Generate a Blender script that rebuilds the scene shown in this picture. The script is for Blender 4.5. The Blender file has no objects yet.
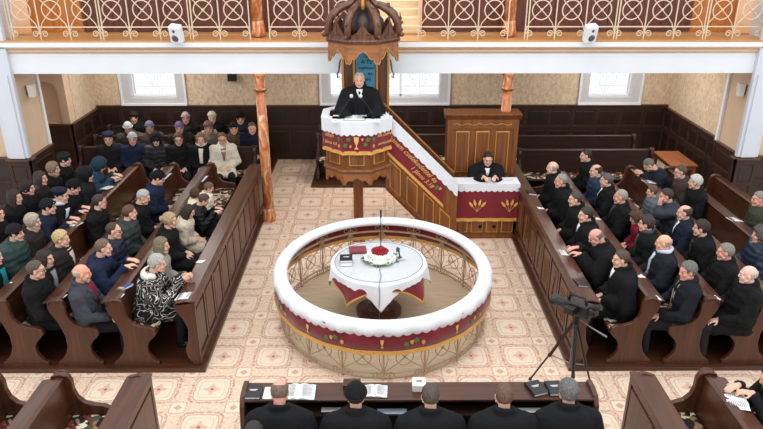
import bpy, math, random
from mathutils import Vector, Matrix, noise
from mathutils.bvhtree import BVHTree
PI = math.pi
scene = bpy.context.scene
COL = scene.collection
rnd = random.Random(7)
V = Vector

# ------------------------------------------------------------------ materials
def srgb(c):
    return tuple(((x/255)/12.92 if x/255 <= .04045 else ((x/255+.055)/1.055)**2.4) for x in c) + (1,)
_m = {}
def newmat(name):
    m = bpy.data.materials.new(name); m.use_nodes = True
    nt = m.node_tree; b = nt.nodes['Principled BSDF']
    return m, nt, b
def mat(name, col, rough=.6, metal=0, var=.12, scale=8, stretch=(1,1,1), bump=0, sheen=0, spec=.5):
    if name in _m: return _m[name]
    m, nt, b = newmat(name)
    N, L = nt.nodes, nt.links
    tc = N.new('ShaderNodeTexCoord'); mp = N.new('ShaderNodeMapping'); no = N.new('ShaderNodeTexNoise')
    mp.inputs['Scale'].default_value = stretch
    no.inputs['Scale'].default_value = scale; no.inputs['Detail'].default_value = 5
    L.new(tc.outputs['Object'], mp.inputs[0]); L.new(mp.outputs[0], no.inputs['Vector'])
    r = N.new('ShaderNodeValToRGB')
    c = srgb(col)
    r.color_ramp.elements[0].position = .3; r.color_ramp.elements[1].position = .7
    r.color_ramp.elements[0].color = tuple(x*(1-var) for x in c[:3])+(1,)
    r.color_ramp.elements[1].color = tuple(min(1,x*(1+var)) for x in c[:3])+(1,)
    L.new(no.outputs['Fac'], r.inputs[0]); L.new(r.outputs[0], b.inputs['Base Color'])
    b.inputs['Roughness'].default_value = rough; b.inputs['Metallic'].default_value = metal
    b.inputs['Specular IOR Level'].default_value = spec
    if sheen:
        b.inputs['Sheen Weight'].default_value = sheen
    if bump:
        bp = N.new('ShaderNodeBump'); bp.inputs['Strength'].default_value = bump; bp.inputs['Distance'].default_value = .02
        L.new(no.outputs['Fac'], bp.inputs['Height']); L.new(bp.outputs[0], b.inputs['Normal'])
    _m[name] = m
    return m
def wood(name, col, axis='z', rough=.32, var=.3):
    st = {'x': (.6,9,9), 'y': (9,.6,9), 'z': (9,9,.6)}[axis]
    return mat(name, col, rough, 0, var, 2.2, st, .05)
W = {
 'pew_y': wood('dark oak along', (76,43,28), 'y', .3, .35),
 'pew_x': wood('dark oak across', (76,43,28), 'x', .3, .35),
 'pew_z': wood('dark oak upright', (82,46,30), 'z', .34, .35),
 'pew_dark': wood('very dark oak', (42,24,16), 'z', .45, .3),
 'wains': wood('dark wainscot oak', (54,31,21), 'z', .6, .3),
 'wains_line': wood('worn wainscot moulding', (86,58,42), 'x', .45, .3),
 'pulpit': wood('carved chestnut oak', (124,72,34), 'z', .38, .38),
 'pulpit_hi': wood('gilded oak moulding', (196,138,66), 'z', .35, .2),
 'canopy': wood('canopy oak', (150,94,52), 'x', .4, .4),
 'canopy_dk': wood('dark carved oak', (98,60,40), 'z', .35, .5),
 'chair': wood('brown oak table', (150,88,48), 'y', .35, .25),
 'gal_floor': wood('honey gallery boards', (205,150,95), 'x', .4, .15),
 'gal_pale': wood('pale pine step', (232,205,165), 'x', .45, .12),
 'gal_orange': wood('orange pine', (196,120,55), 'z', .4, .2),
 'back': wood('darker oak of the back pews', (52,31,23), 'y', .4, .3),  # darker copy of the pew oak, for the rows by the back wall
 'gal_red': wood('red mahogany pew front', (100,52,42), 'z', .4, .3),
}
WHITE = mat('white paint', (236,240,245), .6, var=.015, scale=3)
PILW = mat('pale grey paint', (214,219,228), .6, var=.02, scale=3)
TAN = mat('tan moulding paint', (222,190,158), .6, var=.04, scale=3)
GOLD = mat('gold braid', (222,166,82), .45, var=.2, scale=60, bump=.3)
GOLDTHREAD = mat('gold thread', (228,180,96), .5, var=.1, scale=60)
RED = mat('burgundy velvet', (122,16,34), .85, var=.12, scale=5, sheen=.3)
LACE = mat('white lace linen', (230,232,238), .8, var=.03, scale=40, bump=.25)
IRON = mat('bronze painted iron', (176,150,120), .5, .2, var=.15, scale=20)
CREAMIRON = mat('cream painted iron', (226,206,176), .45, .1, var=.05, scale=20)
BLACKM = mat('black plastic', (22,22,24), .4, var=.1, scale=20)
STEEL = mat('grey metal', (120,120,124), .35, .7, var=.1, scale=20)
PAPER = mat('printed paper', (238,238,236), .7, var=.05, scale=120)
BOOKW = mat('white book cover', (240,238,232), .5, var=.02)
BOOKB = mat('black book cover', (32,32,36), .4, var=.1)
BOOKBLUE = mat('blue book cover', (36,66,128), .45, var=.1)
LEAF = mat('green leaf', (70,112,52), .6, var=.3, scale=30)
ROSER = mat('dark red rose', (150,12,28), .6, var=.3, scale=40)
ROSEW = mat('white rose', (246,244,236), .6, var=.06, scale=40)
GRAPE = mat('orange embroidery', (224,150,84), .6, var=.2, scale=60)
GREEN = mat('green embroidery', (70,120,60), .6, var=.2, scale=60)
INKBLUE = mat('dark lettering', (14,38,62), .6, var=.02)
BLUEB = mat('sky blue board', (78,150,178), .55, var=.12, scale=4)

def wallpaper():
    m, nt, b = newmat('beige bark wallpaper'); N, L = nt.nodes, nt.links
    tc = N.new('ShaderNodeTexCoord'); no = N.new('ShaderNodeTexNoise'); mp = N.new('ShaderNodeMapping')
    mp.inputs['Scale'].default_value = (7, 7, 3.5)
    no.inputs['Scale'].default_value = 1.3; no.inputs['Detail'].default_value = 6; no.inputs['Distortion'].default_value = 2.2
    L.new(tc.outputs['Object'], mp.inputs[0]); L.new(mp.outputs[0], no.inputs['Vector'])
    r = N.new('ShaderNodeValToRGB'); e = r.color_ramp.elements
    e[0].position = .36; e[0].color = srgb((204,178,148)); e[1].position = .62; e[1].color = srgb((230,211,186))
    x = e.new(.5); x.color = srgb((220,198,169))
    L.new(no.outputs['Fac'], r.inputs[0]); L.new(r.outputs[0], b.inputs['Base Color'])
    b.inputs['Roughness'].default_value = .8
    return m
WALLP = wallpaper()
BEIGE = mat('plain beige plaster', (218,190,162), .8, var=.04, scale=4)

def marble():
    m, nt, b = newmat('orange marbled column'); N, L = nt.nodes, nt.links
    tc = N.new('ShaderNodeTexCoord'); no = N.new('ShaderNodeTexNoise'); mp = N.new('ShaderNodeMapping')
    mp.inputs['Scale'].default_value = (5, 5, 2.2); mp.inputs['Rotation'].default_value = (0, .6, .3)
    no.inputs['Scale'].default_value = 1.6; no.inputs['Detail'].default_value = 5; no.inputs['Distortion'].default_value = 1.5
    L.new(tc.outputs['Object'], mp.inputs[0]); L.new(mp.outputs[0], no.inputs['Vector'])
    r = N.new('ShaderNodeValToRGB'); e = r.color_ramp.elements
    e[0].position = .38; e[0].color = srgb((186,104,62)); e[1].position = .66; e[1].color = srgb((240,204,164))
    x = e.new(.52); x.color = srgb((216,144,94))
    L.new(no.outputs['Fac'], r.inputs[0]); L.new(r.outputs[0], b.inputs['Base Color'])
    b.inputs['Roughness'].default_value = .25
    return m
MARBLE = marble()

def cushion():
    m, nt, b = newmat('floral tapestry'); N, L = nt.nodes, nt.links
    tc = N.new('ShaderNodeTexCoord'); vo = N.new('ShaderNodeTexVoronoi'); no = N.new('ShaderNodeTexNoise'); ad = N.new('ShaderNodeMixRGB')
    no.inputs['Scale'].default_value = 9; ad.inputs[0].default_value = .12
    L.new(tc.outputs['Object'], no.inputs['Vector']); L.new(tc.outputs['Object'], ad.inputs[1]); L.new(no.outputs['Color'], ad.inputs[2])
    vo.inputs['Scale'].default_value = 16; L.new(ad.outputs[0], vo.inputs['Vector'])
    sp = N.new('ShaderNodeSeparateColor'); L.new(vo.outputs['Color'], sp.inputs[0])
    r = N.new('ShaderNodeValToRGB'); r.color_ramp.interpolation = 'CONSTANT'; e = r.color_ramp.elements
    e[0].position = 0; e[0].color = srgb((28,22,20)); e[1].position = .42; e[1].color = srgb((214,196,164))
    for p, c in ((.6,(150,118,84)),(.74,(122,40,34)),(.84,(74,78,48)),(.92,(232,222,200))):
        x = e.new(p); x.color = srgb(c)
    L.new(sp.outputs[0], r.inputs[0]); L.new(r.outputs[0], b.inputs['Base Color']); b.inputs['Roughness'].default_value = .9
    return m
CUSH = cushion()

def patterned_coat():
    m, nt, b = newmat('black and white swirl knit'); N, L = nt.nodes, nt.links
    tc = N.new('ShaderNodeTexCoord'); no = N.new('ShaderNodeTexNoise'); mt = N.new('ShaderNodeMath'); mt.operation = 'PINGPONG'
    no.inputs['Scale'].default_value = 3.2; no.inputs['Detail'].default_value = 1; no.inputs['Distortion'].default_value = 2.2
    L.new(tc.outputs['Object'], no.inputs['Vector']); L.new(no.outputs['Fac'], mt.inputs[0]); mt.inputs[1].default_value = .06
    r = N.new('ShaderNodeValToRGB'); e = r.color_ramp.elements
    e[0].position = .046; e[0].color = srgb((28,25,25)); e[1].position = .053; e[1].color = srgb((222,216,208))
    L.new(mt.outputs[0], r.inputs[0]); L.new(r.outputs[0], b.inputs['Base Color']); b.inputs['Roughness'].default_value = .9
    return m
PATT = patterned_coat()

# carpet ---------------------------------------------------------------
class X:
    nt = None
    def __init__(s, o): s.o = o
def op(kind, *a):
    n = X.nt.nodes.new('ShaderNodeMath'); n.operation = kind
    for i, v in enumerate(a):
        if isinstance(v, X): X.nt.links.new(v.o, n.inputs[i])
        else: n.inputs[i].default_value = v
    return X(n.outputs[0])
def sstep(x, a, b):
    n = X.nt.nodes.new('ShaderNodeMapRange'); n.interpolation_type = 'SMOOTHSTEP'
    X.nt.links.new(x.o, n.inputs['Value']); n.inputs['From Min'].default_value = a; n.inputs['From Max'].default_value = b
    return X(n.outputs[0])
def line(d, c, w):
    return sstep(op('ABSOLUTE', op('SUBTRACT', d, c)), w, w*.45)
def mixc(f, a, b):
    n = X.nt.nodes.new('ShaderNodeMix'); n.data_type = 'RGBA'
    X.nt.links.new(f.o, n.inputs[0])
    for i, v in ((6, a), (7, b)):
        if isinstance(v, X): X.nt.links.new(v.o, n.inputs[i])
        else: n.inputs[i].default_value = v
    return X(n.outputs[2])
def carpet():
    m, nt, b = newmat('peach medallion carpet'); N, L = nt.nodes, nt.links; X.nt = nt
    tc = N.new('ShaderNodeTexCoord'); sp = N.new('ShaderNodeSeparateXYZ'); L.new(tc.outputs['Object'], sp.inputs[0])
    x, y = X(sp.outputs[0]), X(sp.outputs[1])
    def cell(v, o, s):
        t = op('DIVIDE', op('SUBTRACT', v, o), s)
        return op('SUBTRACT', t, op('ROUND', t))
    def shape(ox, oy):
        p = op('ABSOLUTE', cell(x, ox, .667)); q = op('ABSOLUTE', cell(y, oy, .695))
        mx = op('MAXIMUM', p, q); sm = op('ADD', p, q)
        ang = op('ARCTAN2', q, p)
        wob = op('MULTIPLY', op('COSINE', op('MULTIPLY', ang, 12.0)), .008)
        d = op('ADD', op('MAXIMUM', mx, op('MULTIPLY', sm, .585)), wob)
        return p, q, mx, sm, d
    n1 = N.new('ShaderNodeTexNoise'); n1.inputs['Scale'].default_value = 26; n1.inputs['Detail'].default_value = 4
    L.new(tc.outputs['Object'], n1.inputs['Vector']); nf = X(n1.outputs['Fac'])
    base = mixc(sstep(nf, .38, .64), srgb((234,210,186)), srgb((218,188,161)))
    P, Q, MX, SM, D = shape(-2.2, 7.556)
    fill = sstep(D, .31, .29)
    c = mixc(op('MULTIPLY', fill, .6), base, srgb((240,222,200)))
    c = mixc(op('MULTIPLY', line(D, .37, .032), op('SUBTRACT', op('MULTIPLY', nf, 3.2), .95)), c, srgb((194,142,122)))
    c = mixc(op('MULTIPLY', line(D, .315, .013), .6), c, srgb((178,122,104)))
    c = mixc(op('MULTIPLY', line(D, .235, .012), .5), c, srgb((198,146,120)))
    star = op('MINIMUM', op('ADD', P, op('MULTIPLY', Q, .45)), op('ADD', Q, op('MULTIPLY', P, .45)))
    st = op('MULTIPLY', sstep(star, .1, .075), sstep(MX, .17, .15))
    c = mixc(op('MULTIPLY', st, .5), c, srgb((204,138,118)))
    c = mixc(sstep(SM, .045, .03), c, srgb((172,92,80)))
    P2, Q2, MX2, SM2, D2 = shape(-2.2+.3335, 7.556+.3475)
    c = mixc(op('MULTIPLY', sstep(D2, .15, .13), .6), c, srgb((242,226,204)))
    c = mixc(op('MULTIPLY', line(D2, .145, .016), .7), c, srgb((196,142,118)))
    c = mixc(op('MULTIPLY', sstep(SM2, .09, .07), .7), c, srgb((196,132,110)))
    L.new(c.o, b.inputs['Base Color']); b.inputs['Roughness'].default_value = .75
    return m
CARPET = carpet()

# ------------------------------------------------------------------ mesh builder
class MB:
    def __init__(s): s.v = []; s.f = []; s.m = []; s.mi = 0
    def add(s, vs, fs):
        o = len(s.v); s.v += [tuple(v) for v in vs]
        for f in fs: s.f.append(tuple(i+o for i in f)); s.m.append(s.mi)
        return s
    def box(s, x0, x1, y0, y1, z0, z1, M=None):
        vs = [V((x, y, z)) for z in (z0, z1) for y in (y0, y1) for x in (x0, x1)]
        if M: vs = [M @ v for v in vs]
        return s.add(vs, [(0,2,3,1),(4,5,7,6),(0,1,5,4),(2,6,7,3),(0,4,6,2),(1,3,7,5)])
    def prism(s, poly, d, a, b):
        # poly in the two axes other than d, extruded from a to b on axis d
        def P(p, t): return {'x': (t,p[0],p[1]), 'y': (p[0],t,p[1]), 'z': (p[0],p[1],t)}[d]
        n = len(poly)
        vs = [P(p, a) for p in poly]+[P(p, b) for p in poly]
        fs = [tuple(range(n))[::-1], tuple(range(n, 2*n))]+[(i, (i+1) % n, n+(i+1) % n, n+i) for i in range(n)]
        return s.add(vs, fs)
    def loft(s, rings, closed=False, cap=True):
        n = len(rings[0]); o = []
        vs = [p for r in rings for p in r]; fs = []
        R = len(rings)
        for k in range(R if closed else R-1):
            k2 = (k+1) % R
            for i in range(n):
                j = (i+1) % n
                fs.append((k*n+i, k*n+j, k2*n+j, k2*n+i))
        if cap and not closed:
            fs += [tuple(range(n))[::-1], tuple((R-1)*n+i for i in range(n))]
        return s.add(vs, fs)
    def tube(s, pts, r, n=6, closed=False):
        pts = [V(p) for p in pts]; rings = []; up = None; N = len(pts)
        for i, p in enumerate(pts):
            a = pts[(i-1) % N] if closed or i else pts[i]; b = pts[(i+1) % N] if closed or i < N-1 else pts[i]
            t = (b-a).normalized()
            if up is None:
                up = t.orthogonal().normalized()
            up = (up-t*up.dot(t)); up = up.normalized() if up.length > 1e-6 else t.orthogonal().normalized()
            w = t.cross(up); rr = r[i] if isinstance(r, (list, tuple)) else r
            rings.append([p+(up*math.cos(2*PI*k/n)+w*math.sin(2*PI*k/n))*rr for k in range(n)])
        return s.loft(rings, closed)
    def lathe(s, prof, cx=0, cy=0, n=20, cap=True):
        return s.loft([[(cx+r*math.cos(2*PI*k/n), cy+r*math.sin(2*PI*k/n), z) for k in range(n)] for r, z in prof], cap=cap)
    def ell(s, c, r, n=12, m=8, M=None):
        c = V(c); r = V(r) if not isinstance(r, (int, float)) else V((r, r, r))
        rings = []
        for j in range(1, m):
            a = PI*j/m-PI/2
            rings.append([V((math.cos(a)*math.cos(2*PI*k/n)*r.x, math.cos(a)*math.sin(2*PI*k/n)*r.y, math.sin(a)*r.z)) for k in range(n)])
        vs = [V((0,0,-r.z))]+[p for q in rings for p in q]+[V((0,0,r.z))]
        fs = []
        for i in range(n):
            fs.append((0, 1+(i+1) % n, 1+i))
            fs.append((len(vs)-1, 1+(m-2)*n+i, 1+(m-2)*n+(i+1) % n))
        for k in range(m-2):
            for i in range(n):
                fs.append((1+k*n+i, 1+k*n+(i+1) % n, 1+(k+1)*n+(i+1) % n, 1+(k+1)*n+i))
        if M: vs = [M @ v for v in vs]
        return s.add([v+c for v in vs], fs)
    def cap(s, p1, r1, p2, r2, n=12):
        p1, p2 = V(p1), V(p2); t = p2-p1
        L = t.length; t = t/L if L > 1e-6 else V((0,0,1))
        u = t.orthogonal().normalized(); w = t.cross(u); rings = []
        for a in (80, 55, 28, 0): rings.append((p1-t*r1*math.sin(math.radians(a)), r1*math.cos(math.radians(a))))
        for a in (0, 28, 55, 80): rings.append((p2+t*r2*math.sin(math.radians(a)), r2*math.cos(math.radians(a))))
        return s.loft([[c+(u*math.cos(2*PI*k/n)+w*math.sin(2*PI*k/n))*r for k in range(n)] for c, r in rings])
    def mesh(s, name, mats, smooth=False):
        me = bpy.data.meshes.new(name); me.from_pydata(s.v, [], s.f)
        for m in mats: me.materials.append(m)
        me.polygons.foreach_set('material_index', s.m)
        if smooth: me.polygons.foreach_set('use_smooth', [True]*len(s.f))
        me.update(); me.validate()
        return me
    def build(s, name, mats, parent=None, smooth=False, bevel=0, loc=None):
        if not isinstance(mats, (list, tuple)): mats = [mats]
        me = s.mesh(name, mats, smooth)
        import bmesh
        bm = bmesh.new(); bm.from_mesh(me); bmesh.ops.recalc_face_normals(bm, faces=bm.faces); bm.to_mesh(me); bm.free()
        o = bpy.data.objects.new(name, me); COL.objects.link(o)
        if parent: o.parent = parent
        if loc: o.location = loc
        if bevel:
            b = o.modifiers.new('b', 'BEVEL'); b.width = bevel; b.segments = 2; b.limit_method = 'ANGLE'
        if smooth and False: pass
        return o
def thing(name, label, cat, loc=(0,0,0), rz=0, group=None):
    o = bpy.data.objects.new(name, None); COL.objects.link(o); o.location = loc; o.rotation_euler = (0,0,rz)
    o.empty_display_size = .1
    return tag(o, label, cat, group)
def tag(o, label, cat, group=None):
    o['label'] = label; o['category'] = cat
    if group: o['group'] = group
    return o
def struct(name, mb, mats, **k):
    o = mb.build(name, mats, **k); o['kind'] = 'structure'; return o
def link_copy(o, parent=None):
    c = o.copy(); COL.objects.link(c)
    if parent: c.parent = parent
    return c
def copy_tree(o, parent=None):
    c = link_copy(o, parent)
    for ch in list(o.children): copy_tree(ch, c)
    return c
TMP = bpy.data.scenes.new('tmp')
def evaluated_mesh(o):
    TMP.collection.objects.link(o)
    with bpy.context.temp_override(scene=TMP, view_layer=TMP.view_layers[0]): dg = bpy.context.evaluated_depsgraph_get()
    me = bpy.data.meshes.new_from_object(o.evaluated_get(dg)); TMP.collection.objects.unlink(o)
    return me
def text_mesh(s, size, depth=.003, font_shear=0):
    cu = bpy.data.curves.new('t', 'FONT'); cu.body = s; cu.size = size; cu.extrude = depth/2; cu.align_x = 'CENTER'; cu.align_y = 'CENTER'; cu.shear = font_shear; cu.resolution_u = 2
    o = bpy.data.objects.new('t', cu); me = evaluated_mesh(o)
    bpy.data.objects.remove(o); bpy.data.curves.remove(cu)
    return me
def arc(cx, cy, r, a0, a1, n=12):
    return [(cx+r*math.cos(math.radians(a0+(a1-a0)*i/n)), cy+r*math.sin(math.radians(a0+(a1-a0)*i/n))) for i in range(n+1)]
def spiral(cx, cy, r0, r1, a0, a1, n=16):
    out = []
    for i in range(n+1):
        t = i/n; a = math.radians(a0+(a1-a0)*t); r = r0+(r1-r0)*t
        out.append((cx+r*math.cos(a), cy+r*math.sin(a)))
    return out
# ------------------------------------------------------------------ setting
mb = MB(); mb.box(-9, 9, -2, 16.3, -.1, 0); struct('floor', mb, CARPET)
# back wall with three window openings
YB = 16.0
mb = MB()
ops = [(-6.05, -4.95), (-1.27, 1.39), (4.97, 6.02)]
zb, zt = 1.56, 2.85
mb.box(-7.8, 7.2, YB, YB+.3, 0, zb); mb.box(-7.8, 7.2, YB, YB+.3, zt, 3.2)
xs = [-7.8]+[q for o_ in ops for q in o_]+[7.2]
for i in range(0, len(xs), 2): mb.box(xs[i], xs[i+1], YB, YB+.3, zb, zt)
struct('wall_back', mb, WALLP)
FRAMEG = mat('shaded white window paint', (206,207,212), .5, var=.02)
GLASS, nt, b = newmat('clear window glass')
tr = nt.nodes.new('ShaderNodeBsdfTransparent'); gl = nt.nodes.new('ShaderNodeBsdfGlossy'); mx = nt.nodes.new('ShaderNodeMixShader')
gl.inputs['Roughness'].default_value = .05; mx.inputs[0].default_value = .06
nt.links.new(tr.outputs[0], mx.inputs[1]); nt.links.new(gl.outputs[0], mx.inputs[2]); nt.links.new(mx.outputs[0], nt.nodes['Material Output'].inputs[0])
GUARD = mat('glare-pale window guard', (226,226,226), .7, var=.1)  # dark iron made near-white: window glare put into the colour
def window(n, x0, x1, mull):
    e = bpy.data.objects.new('window_%d' % n, None); COL.objects.link(e); e['kind'] = 'structure'
    m = MB(); c = .17
    for a, b_, z0, z1 in ((x0-c-.04, x0, 1.4, zt+.1), (x1, x1+c+.04, 1.4, zt+.1), (x0, x1, 1.4, zb), (x0, x1, zt, zt+.1)):
        m.box(a, b_, YB-.05, YB, z0, z1)
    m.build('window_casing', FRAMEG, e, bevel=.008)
    m = MB()
    for a, b_ in ((x0-c-.07, x0-c-.02), (x1+c+.02, x1+c+.07)): m.box(a, b_, YB-.08, YB, 1.4, zt+.1)
    m.box(x0-c-.07, x1+c+.07, YB-.1, YB, 1.38, 1.43)
    m.build('window_sill', WHITE, e, bevel=.005)
    m = MB(); m.box(x0, x0+.012, YB-.02, YB+.3, zb, zt); m.box(x1-.012, x1, YB-.02, YB+.3, zb, zt); m.box(x0, x1, YB-.02, YB+.3, zb, zb+.012); m.box(x0, x1, YB, YB+.3, zt-.012, zt)
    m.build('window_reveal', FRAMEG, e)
    m = MB(); f = .05; xx = [x0]+mull+[x1]
    for x in xx: m.box(x-f/2, x+f/2, YB+.1, YB+.16, zb, zt)
    for z in (zb, zt): m.box(x0, x1, YB+.1, YB+.16, z-.01, z+.05)
    m.build('window_sash', WHITE, e)
    m = MB(); m.box(x0, x1, YB+.125, YB+.135, zb, zt); m.build('pane', GLASS, e)
    m = MB()
    for i in range(len(xx)-1):
        cx = (xx[i]+xx[i+1])/2; w = (xx[i+1]-xx[i])/2
        for s in (-1, 1):
            m.tube([(cx+s*p[0], YB+.4, p[1]) for p in spiral(.14, 1.95, .15, .03, 260, 720)], .005, 4)
            m.tube([(cx+s*p[0], YB+.4, p[1]) for p in spiral(.12, 2.25, .12, .03, 60, 500)], .005, 4)
            m.tube([(cx+s*.005, YB+.4, 1.5), (cx+s*.3*w, YB+.4, 1.85), (cx+s*.9*w, YB+.4, 2.3)], .005, 4)
        m.tube([(cx, YB+.4, 1.5), (cx, YB+.4, 2.8)], .006, 4)
    m.box(x0, x1, YB+.395, YB+.405, 1.74, 1.75)
    m.build('window_guard', GUARD, e)
window(1, -6.05, -4.95, [])
window(2, -1.27, 1.39, [-.42, .44])
window(3, 4.97, 6.02, [])

# side walls under the gallery
mb = MB(); mb.box(-7.2, -6.93, 14.8, 16, 0, 3.2); struct('wall_left', mb, WALLP)
mb = MB()   # niche wall facing the camera, arched niche
for x0, x1 in ((-7.75, -7.62), (-7.1, -6.93)): mb.box(x0, x1, 14.5, 14.75, 0, 3.2)
mb.box(-7.62, -7.1, 14.5, 14.75, 0, 1.33)
a = arc(-7.36, 2.0, .26, 180, 0, 14)
mb.prism([(-7.62, 3.2)]+a+[(-7.1, 3.2)], 'y', 14.5, 14.75)
mb.box(-7.75, -6.94, 14.58, 14.8, 0, 3.2)
struct('wall_niche', mb, BEIGE)
mb = MB(); mb.box(-7.9, -7.75, 12.1, 14.8, 0, 3.2); struct('wall_recess', mb, BEIGE)
mb = MB(); mb.box(-7.04, -6.72, 12.11, 13.0, 0, 3.2); struct('wall_left_pier', mb, BEIGE)
mb = MB(); mb.box(-7.05, -6.69, 12.95, 13.03, 1.33, 3.2); mb.box(6.80, 6.86, 13.12, 13.2, 1.33, 3.2); struct('trim_1', mb, WHITE)
mb = MB(); mb.box(6.95, 7.2, 13.2, 16, 0, 3.2); struct('wall_right', mb, WALLP)
mb = MB(); mb.box(6.85, 7.04, 12.11, 13.2, 0, 3.2); struct('wall_right_pier', mb, BEIGE)
for s, nm in ((-1, 'left'), (1, 'right')):
    mb = MB(); mb.box(*sorted((s*7.05, s*9)), 12.15, 12.4, 0, 5.2); struct('wall_front_'+nm, mb, BEIGE)
    mb = MB(); mb.box(*sorted((s*6.66, s*7.06)), 12.0, 12.1, 1.34, 5.2)
    mb.box(*sorted((s*6.72, s*7.0)), 11.97, 12.0, 1.34, 2.9); struct('wall_pilaster_'+nm, mb, PILW, bevel=.01)
# wainscot runs: (x0,y0,x1,y1) with the panelled face to the left of travel
def wains(n, x0, y0, x1, y1, nx, ny, top=1.33, npan=8):
    L = math.hypot(x1-x0, y1-y0); ang = math.atan2(y1-y0, x1-x0)
    M = Matrix.Translation((x0, y0, 0)) @ Matrix.Rotation(ang, 4, 'Z')
    s = 1 if (-(math.sin(ang))*nx+math.cos(ang)*ny) > 0 else -1
    def bx(m, a, b, t, z0, z1): m.box(a, b, *sorted((0, s*t)), z0, z1, M)
    e = bpy.data.objects.new('trim_%d' % n, None); COL.objects.link(e); e['kind'] = 'structure'
    m = MB(); bx(m, 0, L, .03, 0, top-.03); m.build('wainscot_board', W['wains'], e)
    m = MB(); w = L/npan
    for i in range(npan+1):
        c = min(max(i*w, .035), L-.035); bx(m, c-.035, c+.035, .045, .1, top-.03)
    for z0, z1 in ((.0, .14), (.78, .86), (top-.12, top-.03)): bx(m, 0, L, .047, z0, z1)
    m.build('wainscot_frame', W['wains'], e, bevel=.005)
    m = MB()
    for i in range(npan):
        bx(m, i*w+.075, (i+1)*w-.075, .04, .9, top-.16); bx(m, i*w+.075, (i+1)*w-.075, .04, .2, .72)
    m.build('wainscot_panel', W['pew_dark'], e, bevel=.008)
    m = MB(); bx(m, -.02, L+.02, .075, top-.03, top); m.build('wainscot_cap', W['wains_line'], e, bevel=.006)
wains(11, -6.9, YB, 6.95, YB, 0, -1, 1.38, 24)
wains(12, -6.93, 14.5, -6.93, YB, 1, 0, 1.33, 3)
wains(13, -7.75, 14.5, -6.93, 14.5, 0, -1, 1.33, 1)
wains(14, -6.72, 12.1, -6.72, 13.0, 1, 0, 1.33, 1)
wains(15, -6.66, 12.0, -7.06, 12.0, 0, -1, 1.33, 1)
wains(16, -7.06, 12.15, -9, 12.15, 0, -1, 1.33, 3)
wains(17, 6.95, 13.2, 6.95, YB, -1, 0, 1.33, 6)
wains(18, 6.85, 12.1, 6.85, 13.2, -1, 0, 1.33, 1)
wains(19, 6.66, 12.0, 7.06, 12.0, 0, -1, 1.33, 1)
wains(20, 7.06, 12.15, 9, 12.15, 0, -1, 1.33, 3)
wains(21, -6.66, 12.12, -6.66, 12.0, 1, 0, 1.33, 1)
wains(22, 6.66, 12.12, 6.66, 12.0, -1, 0, 1.33, 1)

# gallery -------------------------------------------------------------
mb = MB(); mb.box(-7.9, 7.4, 12.35, 15.99, 3.15, 3.45); struct('ceiling', mb, WHITE)
mb = MB(); mb.box(-6.9, 6.9, 12.1, 12.35, 2.905, 3.3); struct('trim_2', mb, WHITE)
mb = MB()
mb.prism([(12.35, 3.27), (12.08, 3.27), (12.05, 3.3), (12.06, 3.33), (12.0, 3.37), (12.0, 3.39), (12.35, 3.39)], 'x', -7.1, 7.1)
struct('trim_3', mb, TAN)
mb = MB(); mb.box(-7.15, 7.15, 11.97, 12.35, 3.39, 3.47); struct('trim_4', mb, WHITE, bevel=.006)
mb = MB(); mb.box(-7.15, 7.15, 11.99, 12.7, 3.47, 3.5); mb.box(-7.15, 7.15, 12.7, 16.3, 3.5, 3.52); struct('trim_5', mb, W['gal_floor'])
mb = MB()
for s in (-1, 1): mb.box(*sorted((s*6.78, s*7.0)), 12.3, 12.7, 3.5, 5.2)
struct('trim_6', mb, PILW)
mb = MB(); mb.box(-7.4, 7.4, 16.0, 16.3, 3.5, 5.2); struct('wall_gallery', mb, BEIGE)
mb = MB()
for s in (-1, 1): mb.box(*sorted((s*7.2, s*7.4)), 12.5, 16, 3.5, 5.2)
struct('wall_gallery_side', mb, BEIGE)

def gallery_front(x0, x1, label, mt, cat='pew', name='gallery_pew'):
    t = thing(name, label, cat, ((x0+x1)/2, 12.95, 3.521))
    h = (x1-x0)/2
    m = MB(); m.box(-h, h, 0, .05, 0, 1.0); m.build('front_board', mt, t)
    m = MB(); n = max(2, int((x1-x0)/.5))
    for i in range(n+1):
        c = -h+2*h*i/n; m.box(max(-h, c-.04), min(h, c+.04), -.02, 0, .06, 1.0)
    m.box(-h, h, -.02, 0, 0, .08); m.box(-h, h, -.04, .12, 1.0, 1.04)
    m.build('panel_moulding', mt, t, bevel=.005)
gallery_front(-5.6, -.55, 'long dark red panelled pew front behind the left gallery railing', W['gal_red'])
gallery_front(.72, 5.75, 'long dark red panelled pew front behind the right gallery railing', W['gal_red'])
gallery_front(-6.6, -5.62, 'orange wooden panel at the far left end of the gallery', W['gal_orange'], 'panel', 'gallery_end_panel')
gallery_front(5.77, 6.6, 'orange wooden panel at the far right end of the gallery', W['gal_orange'], 'panel', 'gallery_end_panel')
t = thing('gallery_steps', 'pale wooden steps rising in the middle of the gallery behind the pulpit canopy', 'steps', (.08, 12.75, 3.521))
for k in range(7):
    m = MB(); m.box(-.6, .6, k*.22, (k+1)*.22+.02, 0 if k == 0 else k*.13-.02, (k+1)*.13); m.build('step', W['gal_pale'], t, bevel=.006)

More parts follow.
